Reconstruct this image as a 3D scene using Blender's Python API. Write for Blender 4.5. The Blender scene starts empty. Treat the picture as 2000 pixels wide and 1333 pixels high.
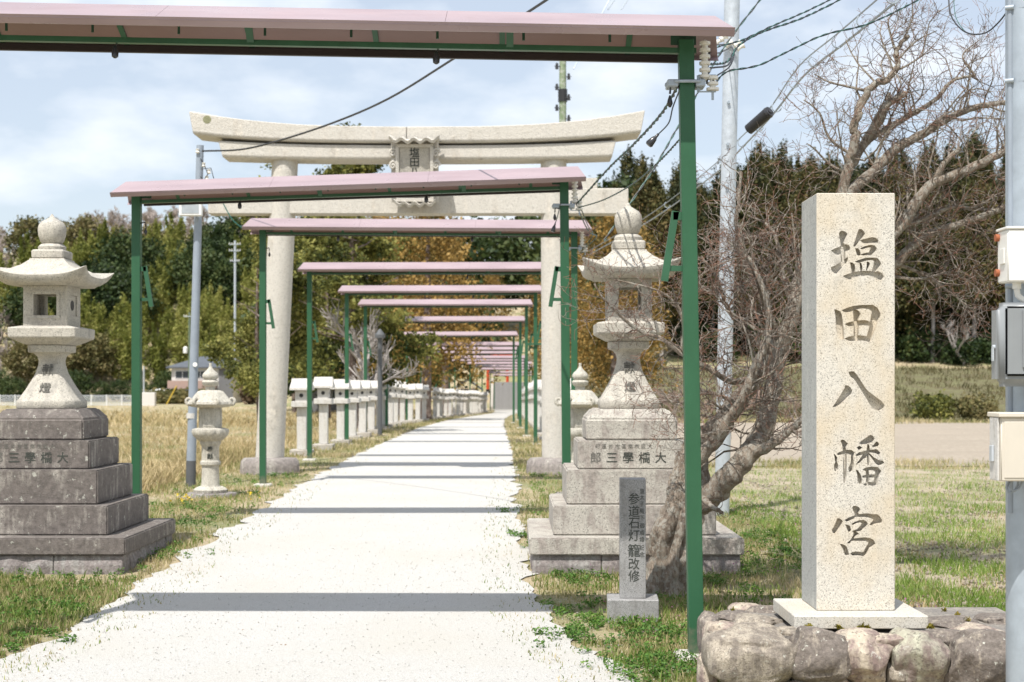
import bpy, bmesh, math, random
import numpy as np
from mathutils import Vector, Matrix, noise
R = math.radians
S = bpy.context.scene
COL = S.collection

# ------------------------------------------------------------------ camera, sky, sun
CAMZ, F = 1.55, 2800.0
cam = bpy.data.cameras.new('camera'); camo = bpy.data.objects.new('camera', cam); COL.objects.link(camo)
camo.location = (0, 0, CAMZ); camo.rotation_euler = (R(90), 0, 0)
cam.sensor_width = 36; cam.lens = 36*F/2000; cam.shift_y = 84/2000; cam.clip_end = 5000; cam.clip_start = .1
cam.dof.use_dof = True; cam.dof.focus_distance = 9.0; cam.dof.aperture_fstop = 4.0
S.camera = camo
SUNV = Vector((-.85, -1.93, 3.75)).normalized()
el = math.asin(SUNV.z); az = math.atan2(SUNV.x, SUNV.y)
W = bpy.data.worlds.new("World"); S.world = W; W.use_nodes = True
wn, wl = W.node_tree.nodes, W.node_tree.links
wn.clear()
wo = wn.new('ShaderNodeOutputWorld'); bg = wn.new('ShaderNodeBackground'); sky = wn.new('ShaderNodeTexSky')
sky.sky_type = 'NISHITA'; sky.sun_disc = False; sky.sun_elevation = el; sky.sun_rotation = az
sky.air_density = 1.0; sky.dust_density = 1.5; sky.ozone_density = 1.0
tc = wn.new('ShaderNodeTexCoord'); mp = wn.new('ShaderNodeMapping'); mp.inputs['Scale'].default_value = (1, 1, 2.3)
mp.inputs['Location'].default_value = (.62, .1, .22)
nz = wn.new('ShaderNodeTexNoise'); nz.inputs['Scale'].default_value = 5.5; nz.inputs['Detail'].default_value = 9; nz.inputs['Roughness'].default_value = .52
rp = wn.new('ShaderNodeValToRGB'); rp.color_ramp.elements[0].position = .46; rp.color_ramp.elements[1].position = .62
rp.color_ramp.elements[0].color = (.44, .44, .44, 1); rp.color_ramp.elements[1].color = (.92, .92, .92, 1)
mx = wn.new('ShaderNodeMix'); mx.data_type = 'RGBA'
mx.inputs[7].default_value = (7.0, 7.4, 7.9, 1)
wl.new(tc.outputs['Generated'], mp.inputs[0]); wl.new(mp.outputs[0], nz.inputs['Vector']); wl.new(nz.outputs['Fac'], rp.inputs[0])
wl.new(rp.outputs[0], mx.inputs[0]); wl.new(sky.outputs[0], mx.inputs[6])
wl.new(mx.outputs[2], bg.inputs[0]); bg.inputs[1].default_value = .10; wl.new(bg.outputs[0], wo.inputs[0])
sl = bpy.data.lights.new('sun', 'SUN'); sl.energy = 4.2; sl.angle = R(.5); sl.color = (1, .96, .9)
so = bpy.data.objects.new('sun', sl); COL.objects.link(so); so.rotation_euler = SUNV.to_track_quat('Z', 'Y').to_euler()
so.location = (0, 0, 50)
S.view_settings.view_transform = 'Standard'; S.view_settings.look = 'None'; S.view_settings.gamma = 1
S.view_settings.use_curve_mapping = False; S.view_settings.exposure = .55
S.cycles.use_denoising = True
S.cycles.max_bounces = 6; S.cycles.diffuse_bounces = 3; S.cycles.transparent_max_bounces = 8

# ------------------------------------------------------------------ helpers
rnd = random.Random(7)
def P(px, py, Y): return Vector(((px-1000)*Y/F, Y, CAMZ-(py-750)*Y/F))
def PX(px, Y): return (px-1000)*Y/F
def PZ(py, Y): return CAMZ-(py-750)*Y/F
def sst(a, b, x):
    t = min(1, max(0, (x-a)/(b-a))); return t*t*(3-2*t)
def lerp(a, b, t): return a+(b-a)*t
def interp(tab, x):
    if x <= tab[0][0]: return tab[0][1]
    for (a, u), (b, v) in zip(tab, tab[1:]):
        if x <= b: return u+(v-u)*(x-a)/(b-a)
    return tab[-1][1]

def gz(x, y):
    return gz0(x, y)
def gz0(x, y):
    z = -.19*(1-sst(9, 15.5, y))
    z -= .012*max(0, min(y, 158)-50)
    if y > 158: z -= .012*0
    # soft lateral shape: fields a little lower than the causeway
    z -= .12*sst(-5.2, -7.5, x)*(1-sst(150, 190, y)) + .10*sst(2.4, 4.0, x)*(1-sst(50, 70, y))
    # bank and hills
    wr = sst(3.5, 9, x)
    z += 3.3*wr*sst(64, 106, y)
    start = lerp(lerp(229, 161, sst(-42, -14, x)), 106, sst(4, 12, x))
    slope = lerp(lerp(.45, .26, sst(-42, -14, x)), .21, sst(4, 12, x))
    h = max(0, y-start)
    cap = lerp(lerp(45, 22, sst(-42, -14, x)), 12+.13*max(0, min(x, 60)), sst(4, 12, x))
    z += cap*math.tanh(h*slope*1.15/cap) if h > 0 else 0
    if x < -85: z -= 5*sst(-85, -125, x)*sst(232, 300, y)
    return z

def tag(o, label, cat, group=None):
    o['label'] = label; o['category'] = cat
    if group: o['group'] = group
    return o
def thing(name, loc, label, cat, group=None, rz=0):
    o = bpy.data.objects.new(name, None); COL.objects.link(o)
    o.location = loc; o.rotation_euler = (0, 0, rz); o.empty_display_size = .2
    return tag(o, label, cat, group)
def link(name, me, parent=None, loc=None, kind=None):
    o = bpy.data.objects.new(name, me); COL.objects.link(o)
    if parent: o.parent = parent
    if loc is not None: o.location = loc
    if kind: o['kind'] = kind
    return o
ORD = ['nearest', 'second', 'third', 'fourth', 'fifth', 'sixth', 'seventh', 'eighth', 'ninth', 'tenth', 'eleventh', 'twelfth',
 'thirteenth', 'fourteenth', 'fifteenth', 'sixteenth', 'seventeenth', 'eighteenth', 'nineteenth', 'twentieth'] + \
 ['twenty-'+s for s in ['first', 'second', 'third', 'fourth', 'fifth', 'sixth', 'seventh', 'eighth', 'ninth']] + ['thirtieth'] + \
 ['thirty-'+s for s in ['first', 'second', 'third', 'fourth', 'fifth', 'sixth', 'seventh', 'eighth', 'ninth']]+['fortieth']

class MB:
    def __init__(s): s.v = []; s.f = []; s.m = []; s.cur = 0
    def add(s, vs, fs):
        n = len(s.v); s.v += [tuple(q) for q in vs]; s.f += [tuple(i+n for i in q) for q in fs]; s.m += [s.cur]*len(fs)
        return s
    def box(s, x0, x1, y0, y1, z0, z1, M=None):
        vs = [Vector(q) for q in ((x0,y0,z0),(x1,y0,z0),(x1,y1,z0),(x0,y1,z0),(x0,y0,z1),(x1,y0,z1),(x1,y1,z1),(x0,y1,z1))]
        if M: vs = [M@q for q in vs]
        return s.add(vs, [(3,2,1,0),(4,5,6,7),(0,1,5,4),(1,2,6,5),(2,3,7,6),(3,0,4,7)])
    def cbox(s, c, d, M=None): return s.box(c[0]-d[0]/2, c[0]+d[0]/2, c[1]-d[1]/2, c[1]+d[1]/2, c[2]-d[2]/2, c[2]+d[2]/2, M)
    def bar(s, a, b, w, h, up=Vector((0,0,1))):
        a, b = Vector(a), Vector(b); d = (b-a).normalized(); sd = d.cross(up)
        if sd.length < 1e-4: sd = d.cross(Vector((0,1,0)))
        sd.normalize(); u = sd.cross(d).normalized()
        vs = [p+sd*i*w/2+u*j*h/2 for p in (a, b) for i, j in ((-1,-1),(1,-1),(1,1),(-1,1))]
        return s.add(vs, [(0,1,2,3),(7,6,5,4),(0,4,5,1),(1,5,6,2),(2,6,7,3),(3,7,4,0)])
    def prism(s, poly, y0, y1):      # poly in x,z (counter-clockwise seen from -y)
        n = len(poly)
        vs = [(x, y0, z) for x, z in poly]+[(x, y1, z) for x, z in poly]
        return s.add(vs, [tuple(range(n)), tuple(range(2*n-1, n-1, -1))]+[(i, i+n, (i+1) % n+n, (i+1) % n) for i in range(n)])
    def loft(s, rings, cap=True, closed=True):
        n = len(rings[0]); vs = [q for r in rings for q in r]; fs = []
        for k in range(len(rings)-1):
            for i in range(n if closed else n-1):
                j = (i+1) % n; fs.append((k*n+i, k*n+j, (k+1)*n+j, (k+1)*n+i))
        if cap: fs.append(tuple(range(n-1, -1, -1))); fs.append(tuple((len(rings)-1)*n+i for i in range(n)))
        return s.add(vs, fs)
    def lathe(s, prof, n=24, c=(0,0), mod=None):
        rings = []
        for r, z in prof:
            ring = []
            for i in range(n):
                a = 2*math.pi*i/n; rr = r*(mod(a, z) if mod else 1)
                ring.append((c[0]+rr*math.cos(a), c[1]+rr*math.sin(a), z))
            rings.append(ring)
        return s.loft(rings)
    def sq(s, prof, c=(0,0)):         # square section profile [(halfwidth, z)]
        return s.loft([[(c[0]-h, c[1]-h, z), (c[0]+h, c[1]-h, z), (c[0]+h, c[1]+h, z), (c[0]-h, c[1]+h, z)] for h, z in prof])
    def tube(s, pts, rad, n=6, cap=True):
        pts = [Vector(q) for q in pts]
        if not hasattr(rad, '__len__'): rad = [rad]*len(pts)
        rings = []; ref = None
        for i, p in enumerate(pts):
            t = (pts[min(i+1, len(pts)-1)]-pts[max(i-1, 0)])
            t = t.normalized() if t.length > 1e-9 else Vector((0,0,1))
            if ref is None: ref = t.orthogonal().normalized()
            ref = (ref-t*ref.dot(t))
            ref = ref.normalized() if ref.length > 1e-5 else t.orthogonal().normalized()
            b = t.cross(ref)
            rings.append([p+(ref*math.cos(2*math.pi*k/n)+b*math.sin(2*math.pi*k/n))*rad[i] for k in range(n)])
        return s.loft(rings, cap)
    def mesh(s, name, mats, bevel=0, smooth=False, seg=1):
        me = bpy.data.meshes.new(name); me.from_pydata(s.v, [], s.f)
        if not isinstance(mats, (list, tuple)): mats = [mats]
        for m in mats: me.materials.append(m)
        if len(mats) > 1: me.polygons.foreach_set('material_index', s.m)
        if bevel:
            bm = bmesh.new(); bm.from_mesh(me)
            bmesh.ops.recalc_face_normals(bm, faces=bm.faces)
            ed = [e for e in bm.edges if len(e.link_faces) == 2 and e.calc_face_angle(0) > R(30)]
            bmesh.ops.bevel(bm, geom=ed, offset=bevel, segments=seg, affect='EDGES', clamp_overlap=True)
            bm.to_mesh(me); bm.free()
        if smooth:
            me.polygons.foreach_set('use_smooth', [True]*len(me.polygons))
            try: me.set_sharp_from_angle(angle=R(40 if smooth is True else smooth))
            except Exception: pass
        me.update(); return me
    def build(s, name, mats, parent=None, bevel=0, smooth=False, kind=None, loc=None, seg=1):
        return link(name, s.mesh(name, mats, bevel, smooth, seg), parent, loc, kind)

# ------------------------------------------------------------------ materials
def newmat(name):
    m = bpy.data.materials.new(name); m.use_nodes = True
    n, l = m.node_tree.nodes, m.node_tree.links; b = n['Principled BSDF']
    return m, n, l, b
def mixc(n, l, fac, a, b, mode='MIX'):
    x = n.new('ShaderNodeMix'); x.data_type = 'RGBA'; x.blend_type = mode
    if isinstance(fac, (int, float)): x.inputs[0].default_value = fac
    else: l.new(fac, x.inputs[0])
    for i, q in ((6, a), (7, b)):
        if isinstance(q, tuple): x.inputs[i].default_value = (*q, 1) if len(q) == 3 else q
        else: l.new(q, x.inputs[i])
    return x.outputs[2]
def noiset(n, l, scale, detail=4, rough=.55, stretch=None, coord='Object', dist=0):
    t = n.new('ShaderNodeTexCoord'); src = t.outputs[coord]
    if stretch:
        mp = n.new('ShaderNodeMapping'); mp.inputs['Scale'].default_value = stretch; l.new(src, mp.inputs[0]); src = mp.outputs[0]
    x = n.new('ShaderNodeTexNoise'); x.inputs['Scale'].default_value = scale; x.inputs['Detail'].default_value = detail
    x.inputs['Roughness'].default_value = rough; x.inputs['Distortion'].default_value = dist; l.new(src, x.inputs['Vector'])
    return x.outputs['Fac']
def ramp(n, l, src, a, b, lo=0., hi=1.):
    x = n.new('ShaderNodeMapRange'); x.inputs[1].default_value = a; x.inputs[2].default_value = b
    x.inputs[3].default_value = lo; x.inputs[4].default_value = hi; l.new(src, x.inputs[0]); return x.outputs[0]
def bump(n, l, b, src, dist=.01, strength=.6, prev=None):
    x = n.new('ShaderNodeBump'); x.inputs['Distance'].default_value = dist; x.inputs['Strength'].default_value = strength
    l.new(src, x.inputs['Height'])
    if prev: l.new(prev, x.inputs['Normal'])
    l.new(x.outputs[0], b.inputs['Normal']); return x.outputs[0]

def stone(name, base, stain, amount=.5, scale=4, speck=.25, bmp=.004, grain=260, lichen=.0, yellow=0, rough=.85):
    m, n, l, b = newmat(name)
    tcx = n.new('ShaderNodeTexCoord'); vo = n.new('ShaderNodeTexVoronoi'); vo.inputs['Scale'].default_value = grain; l.new(tcx.outputs['Object'], vo.inputs['Vector'])
    sc_ = n.new('ShaderNodeSeparateColor'); l.new(vo.outputs['Color'], sc_.inputs[0]); g = sc_.outputs[0]
    c = mixc(n, l, ramp(n, l, g, .05, .26), tuple(q*max(.1, 1-speck*2.6) for q in base), base)
    c = mixc(n, l, ramp(n, l, sc_.outputs[1], .6, 1.0), c, tuple(min(.85, q*(1+speck)) for q in base))
    if yellow:
        c = mixc(n, l, ramp(n, l, noiset(n, l, 3.0, 3, .55, (1, 1, .7)), .42, .66, 0, yellow), c, (.98*base[0], .80*base[1], .52*base[2]))
    big = noiset(n, l, scale, 9, .68, dist=.3)
    st = noiset(n, l, scale*1.7, 7, .65, (2.2, 2.2, .35))
    mm = n.new('ShaderNodeMath'); mm.operation = 'ADD'; l.new(big, mm.inputs[0]); l.new(st, mm.inputs[1])
    st2 = mixc(n, l, ramp(n, l, noiset(n, l, scale*7, 6, .75), .38, .62), stain, tuple(q*1.9 for q in stain))
    c = mixc(n, l, ramp(n, l, mm.outputs[0], 1.12-.42*amount, 1.34-.42*amount, 0, .92), c, st2)
    if lichen:
        c = mixc(n, l, ramp(n, l, noiset(n, l, scale*5, 5, .7), .62, .66, 0, lichen), c, (.55, .55, .48))
    l.new(c, b.inputs['Base Color']); b.inputs['Roughness'].default_value = rough
    h = n.new('ShaderNodeMath'); h.operation = 'ADD'; l.new(g, h.inputs[0])
    l.new(noiset(n, l, grain*.18, 5, .7), h.inputs[1]); bump(n, l, b, h.outputs[0], bmp, .8)
    return m
def plain(name, col, rough=.5, metal=0, var=.12, scale=8, bmp=0, spec=None):
    m, n, l, b = newmat(name)
    f = noiset(n, l, scale, 6, .6)
    l.new(mixc(n, l, ramp(n, l, f, .3, .7), tuple(q*(1-var) for q in col), tuple(min(1, q*(1+var)) for q in col)), b.inputs['Base Color'])
    b.inputs['Roughness'].default_value = rough; b.inputs['Metallic'].default_value = metal
    if bmp: bump(n, l, b, noiset(n, l, scale*3, 4, .6), bmp, .5)
    return m
def leafmat(name, cols, rough=.6, trans=.25, objvar=True):
    m, n, l, b = newmat(name)
    g = n.new('ShaderNodeNewGeometry'); cr = n.new('ShaderNodeValToRGB'); e = cr.color_ramp.elements
    while len(e) < len(cols): e.new(.5)
    for i, c in enumerate(cols): e[i].position = i/(len(cols)-1); e[i].color = (*c, 1)
    mmx = n.new('ShaderNodeMath'); mmx.operation = 'MULTIPLY_ADD'
    nn = noiset(n, l, .45, 2, .5)
    l.new(ramp(n, l, nn, .35, .65, -.3, .3), mmx.inputs[2]); l.new(g.outputs['Random Per Island'], mmx.inputs[0]); mmx.inputs[1].default_value = .8
    src = mmx.outputs[0]
    if objvar:
        oi = n.new('ShaderNodeObjectInfo'); a2 = n.new('ShaderNodeMath'); a2.operation = 'ADD'
        l.new(src, a2.inputs[0]); l.new(ramp(n, l, oi.outputs['Random'], 0, 1, -.15, .35), a2.inputs[1]); src = a2.outputs[0]
    l.new(src, cr.inputs[0]); l.new(cr.outputs[0], b.inputs['Base Color'])
    b.inputs['Roughness'].default_value = rough; b.inputs['Specular IOR Level'].default_value = .25
    if trans:
        tr = n.new('ShaderNodeBsdfTranslucent'); l.new(cr.outputs[0], tr.inputs[0]); ms = n.new('ShaderNodeMixShader')
        ms.inputs[0].default_value = trans; l.new(b.outputs[0], ms.inputs[1]); l.new(tr.outputs[0], ms.inputs[2])
        l.new(ms.outputs[0], n['Material Output'].inputs[0])
    return m

M = {}
M['monument'] = stone('granite_monument', (.56, .53, .47), (.36, .335, .29), .14, 1.8, .24, .0012, 230, yellow=.5, rough=.6)
M['plinth'] = stone('granite_plinth', (.52, .50, .45), (.34, .33, .30), .12, 3, .20, .001, 210, yellow=.25, rough=.55)
M['lantern_light'] = stone('lantern_stone_light', (.48, .45, .39), (.24, .225, .20), .28, 3.2, .2, .006, 150)
M['lantern_tier'] = stone('lantern_stone_tier', (.45, .425, .375), (.21, .185, .165), .5, 3.6, .2, .008, 130, lichen=.5)
M['lantern_dark'] = stone('lantern_stone_dark', (.37, .34, .30), (.09, .077, .07), .92, 2.8, .2, .008, 130, lichen=.65)
M['torii'] = stone('torii_granite', (.555, .525, .47), (.36, .33, .285), .22, 1.4, .07, .012, 70)
M['torii_base'] = stone('torii_base_stone', (.40, .37, .33), (.17, .15, .14), .75, 3, .2, .01, 90)
M['row'] = stone('row_lantern_stone', (.56, .545, .515), (.34, .32, .29), .35, 3, .07, .004, 90)
M['row_base'] = stone('row_base_stone', (.46, .43, .38), (.25, .23, .2), .6, 3, .15, .004, 90)
M['ornate'] = stone('ornate_lantern_stone', (.50, .475, .41), (.25, .235, .20), .38, 7, .2, .004, 140)
M['grey_granite'] = stone('grey_granite', (.30, .295, .29), (.16, .155, .15), .35, 6, .28, .0015, 300, rough=.6)
M['rough_stone'] = stone('rough_foundation', (.33, .32, .30), (.15, .13, .125), .75, 4, .2, .02, 60, lichen=.3)
M['inscription'] = plain('inscription_ink', (.045, .05, .042), .8)
M['inscription_faint'] = plain('inscription_faint', (.13, .125, .11), .9)
M['mortar'] = stone('mortar', (.27, .245, .21), (.12, .11, .1), .6, 7, .2, .01, 90)
M['concrete'] = stone('concrete', (.50, .48, .43), (.32, .30, .27), .3, 5, .15, .004, 90)
M['green'] = plain('green_paint', (.025, .095, .046), .40, 0, .14, 6, .0006)
def mk_post():
    m, n, l, b = newmat('worn_green_paint')
    c = mixc(n, l, ramp(n, l, noiset(n, l, 5, 6, .65, (1, 1, .4)), .3, .7), (.022, .086, .040), (.029, .108, .052))
    c = mixc(n, l, ramp(n, l, noiset(n, l, 26, 6, .75), .66, .70, 0, .8), c, (.05, .145, .085))
    tc_ = n.new('ShaderNodeTexCoord'); sp = n.new('ShaderNodeSeparateXYZ'); l.new(tc_.outputs['Object'], sp.inputs[0])
    a = n.new('ShaderNodeMath'); a.operation = 'MULTIPLY_ADD'; l.new(noiset(n, l, 14, 5, .7), a.inputs[0]); a.inputs[1].default_value = -.5; l.new(sp.outputs[2], a.inputs[2])
    c = mixc(n, l, ramp(n, l, a.outputs[0], -.05, -.22, 0, .8), c, (.16, .15, .11))
    l.new(c, b.inputs['Base Color']); b.inputs['Roughness'].default_value = .45; b.inputs['Specular IOR Level'].default_value = .35
    bump(n, l, b, noiset(n, l, 40, 4, .6), .0012, .6); return m
M['post'] = mk_post()
M['eave_shade'] = plain('eave_shade_brown', (.022, .015, .015), .5)  # near-black brown, stands in for shade on the back fascia
M['dark_green'] = plain('dark_green_paint', (.018, .07, .04), .45, 0, .12)
M['steel'] = plain('galvanized_steel', (.50, .54, .58), .45, .35, .14, 14)
M['bluesteel'] = plain('weathered_galvanized', (.36, .41, .46), .5, .35, .12, 10)
M['pole_grey'] = plain('grey_pole_paint', (.27, .31, .36), .5, .1, .08, 6)
M['pole_dark'] = plain('dark_pole_wrap', (.09, .095, .10), .6)
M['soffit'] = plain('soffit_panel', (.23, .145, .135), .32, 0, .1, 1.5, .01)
M['rust'] = plain('rusty_bracket', (.32, .10, .04), .8)
M['black'] = plain('black_rubber', (.018, .018, .02), .5)
M['wire_green'] = plain('green_wire', (.015, .09, .07), .5)
M['ceramic'] = plain('white_porcelain', (.70, .68, .62), .25, 0, .06)
M['white'] = plain('white_paint', (.74, .74, .72), .5)
M['offwhite'] = plain('white_box_plastic', (.70, .69, .65), .45, 0, .04)
M['beige'] = plain('beige_box_paint', (.58, .535, .455), .5, 0, .06, 3)
M['greybox'] = plain('grey_meter_plastic', (.23, .245, .255), .4, 0, .05)
M['meterface'] = plain('meter_face', (.02, .025, .03), .15)
M['bulb'] = plain('dark_socket', (.03, .03, .034), .25)
M['bark'] = None
def mk_roof():
    m, n, l, b = newmat('mauve_roof_paint')
    f = noiset(n, l, 1.3, 4, .5, (1, 3, 3))
    c = mixc(n, l, ramp(n, l, f, .35, .65), (.29, .215, .23), (.35, .265, .28))
    c = mixc(n, l, ramp(n, l, noiset(n, l, 9, 7, .7, (.6, 2, 2)), .58, .75, 0, .45), c, (.24, .19, .18))
    l.new(c, b.inputs['Base Color']); l.new(ramp(n, l, noiset(n, l, 4, 4, .6), .3, .7, .24, .42), b.inputs['Roughness'])
    bump(n, l, b, noiset(n, l, 1.5, 3, .5), .05, .6); return m
M['roof'] = mk_roof()
def mk_bark(name, a, d, li, amt=.5, sc=9):
    m, n, l, b = newmat(name)
    f = noiset(n, l, sc, 8, .7, (1.6, 1.6, .5), dist=.6)
    c = mixc(n, l, ramp(n, l, f, .34, .60), d, a)
    wv = n.new('ShaderNodeTexNoise'); 
    c = mixc(n, l, ramp(n, l, noiset(n, l, sc*4, 5, .7, (1, 1, .22), dist=1.2), .52, .62, 0, .8), c, tuple(q*.9 for q in d))
    c = mixc(n, l, ramp(n, l, noiset(n, l, sc*2.2, 6, .7), .54-.1*amt, .62-.1*amt, 0, .85), c, li)
    l.new(c, b.inputs['Base Color']); b.inputs['Roughness'].default_value = .9
    bump(n, l, b, noiset(n, l, sc*3, 8, .78, (1.5, 1.5, .35), dist=.8), .05, 1.0); return m
M['bark'] = mk_bark('plum_bark', (.45, .37, .29), (.18, .135, .10), (.50, .47, .40), .5, 10)
M['twig'] = mk_bark('twig_bark', (.36, .285, .235), (.17, .115, .09), (.50, .46, .40), .6, 14)
M['redtwig'] = plain('reddish_twig', (.17, .085, .055), .8, 0, .3)
M['cedarbark'] = mk_bark('cedar_bark', (.22, .16, .13), (.08, .055, .045), (.34, .30, .27), .1, 3)
M['palebark'] = plain('pale_trunk', (.34, .31, .29), .9, 0, .2)

def mk_ground():
    m, n, l, b = newmat('field_ground')
    big = noiset(n, l, .35, 5, .6); mid = noiset(n, l, 2.5, 6, .65); fine = noiset(n, l, 30, 5, .75)
    c = mixc(n, l, ramp(n, l, fine, .35, .65), (.30, .235, .145), (.47, .39, .25))
    g = mixc(n, l, ramp(n, l, fine, .35, .65), (.10, .125, .04), (.24, .255, .10))
    c = mixc(n, l, ramp(n, l, big, .46, .58, 0, .75), c, g)
    c = mixc(n, l, ramp(n, l, mid, .55, .68, 0, .6), c, (.40, .335, .255))
    l.new(c, b.inputs['Base Color']); b.inputs['Roughness'].default_value = .95
    bump(n, l, b, fine, .03, .8); return m
M['ground'] = mk_ground()
def mk_path():
    m, n, l, b = newmat('gravel_path')
    f1 = noiset(n, l, 160, 3, .8); f2 = noiset(n, l, 60, 4, .7); big = noiset(n, l, .7, 5, .6)
    c = mixc(n, l, ramp(n, l, f1, .40, .60), (.37, .36, .335), (.60, .59, .565))
    c = mixc(n, l, ramp(n, l, f2, .24, .38, .18, 0), c, (.42, .39, .35))
    c = mixc(n, l, ramp(n, l, big, .42, .72, 0, .55), c, (.46, .435, .38))
    c = mixc(n, l, ramp(n, l, noiset(n, l, 6, 6, .7), .60, .72, 0, .3), c, (.42, .40, .35))
    l.new(c, b.inputs['Base Color']); b.inputs['Roughness'].default_value = .95
    h = n.new('ShaderNodeMath'); h.operation = 'ADD'; l.new(f1, h.inputs[0]); l.new(f2, h.inputs[1])
    bump(n, l, b, h.outputs[0], .008, .8); return m
M['path'] = mk_path()
def mk_soil(name, a, d, green=0):
    m, n, l, b = newmat(name)
    f = noiset(n, l, 9, 7, .75); g = noiset(n, l, 45, 4, .75)
    c = mixc(n, l, ramp(n, l, f, .35, .65), d, a)
    c = mixc(n, l, ramp(n, l, g, .30, .45, .6, 0), c, tuple(q*.6 for q in d))
    c = mixc(n, l, ramp(n, l, noiset(n, l, .5, 5, .6, (.4, 1.6, 1)), .40, .62, 0, .55), c, tuple(q*.72 for q in a))
    if green: c = mixc(n, l, ramp(n, l, noiset(n, l, 1.3, 5, .6), .42, .60, 0, green), c, (.19, .21, .08))
    l.new(c, b.inputs['Base Color']); b.inputs['Roughness'].default_value = 1
    bump(n, l, b, f, .05, .8); return m
M['soil'] = mk_soil('bare_soil', (.39, .335, .265), (.28, .235, .185))
M['thin_field'] = mk_soil('thin_grass_soil', (.46, .39, .29), (.33, .27, .19), .7)
M['bank'] = mk_soil('bank_ground', (.14, .12, .06), (.09, .075, .04), .4)

# ------------------------------------------------------------------ terrain, path, fields
def mk_terrain():
    ys = [2, 5] + list(np.arange(6.5, 20, .8)) + list(np.arange(20, 64, 3)) + list(np.arange(64, 360, 5)) + [400, 500, 700, 1200, 2600]
    xs = [-2200, -900, -400, -260] + list(np.arange(-200, -20, 8)) + list(np.arange(-20, 20, 1.0)) + list(np.arange(20, 160, 6)) + [220, 400, 900, 2200]
    ys = [-60, -20, -5] + ys
    vs = [(x, y, gz(x, y)) for y in ys for x in xs]; nx = len(xs)
    fs = [(j*nx+i, j*nx+i+1, (j+1)*nx+i+1, (j+1)*nx+i) for j in range(len(ys)-1) for i in range(nx-1)]
    b = MB(); b.add(vs, fs); b.build('ground', M['ground'], smooth=60, kind='structure')
mk_terrain()
PL = [(0,-3.4),(4,-3.3),(8.8,-3.25),(10,-3.1),(12.3,-3.05),(16.5,-3.05),(22.8,-3.26),(32,-3.4),(50,-3.3),(70,-3.2),(90,-2.5),(110,-1.6),(125,-1.5),(158,-1.9)]
PR = [(0,1.1),(4,.95),(8.2,.75),(8.8,.63),(9.8,.39),(11.8,.17),(16.7,.09),(25,.05),(33,0),(54,-.3),(75,-.4),(95,-.1),(110,.3),(125,.9),(158,1.9)]
def onpath(x, y): return interp(PL, y) < x < interp(PR, y)
def sheet(name, mat, xl, xr, y0, y1, dz, nx=10, step=.35, jag=.12, seed=0, kind='structure'):
    b = MB(); ys = []; y = y0
    while y < y1: ys.append(y); y += max(step, y*.012)
    ys.append(y1); rings = []
    for y in ys:
        j1 = jag*(noise.noise((y*1.3, seed, 0))*1.5+noise.noise((y*5, seed, 3))*1.0+noise.noise((y*17, seed, 6))*.7)
        j2 = jag*(noise.noise((y*1.3, seed, 9))*1.5+noise.noise((y*5, seed, 5))*1.0+noise.noise((y*17, seed, 8))*.7)
        a, c = xl(y)+j1, xr(y)+j2
        rings.append([(lerp(a, c, i/nx), y, gz(lerp(a, c, i/nx), y)+dz) for i in range(nx+1)])
    vs = [q for r in rings for q in r]; n = nx+1
    b.add(vs, [(k*n+i, k*n+i+1, (k+1)*n+i+1, (k+1)*n+i) for k in range(len(rings)-1) for i in range(nx)])
    return b.build(name, mat, smooth=60, kind=kind)
sheet('path', M['path'], lambda y: interp(PL, y), lambda y: interp(PR, y), -3, 158, .012, 12, .06, .13, 1)
def furrow(x, y): return .035*math.sin(y*2.6+x*.35+.7*noise.noise((x*.2, y*.2, 0)))+.05*noise.noise((x*.9, y*.9, 4))
sheet('bare_field', M['soil'], lambda y: 2.6+.07*(y-28), lambda y: 60, 28.5, 63, .018, 60, .3, .5, 3)
for v_ in bpy.data.objects['bare_field'].data.vertices:
    e_ = sst(28.5, 30, v_.co.y)*(1-sst(61, 63, v_.co.y)); v_.co.z += (.04+furrow(v_.co.x, v_.co.y))*e_
sheet('sparse_field', M['thin_field'], lambda y: 2.7, lambda y: 30, 6, 28, .018, 60, .3, .3, 4)
sheet('grass_bank', M['bank'], lambda y: 5+0*y, lambda y: 90, 64.5, 112, .06, 70, 1, .5, 5)

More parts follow.
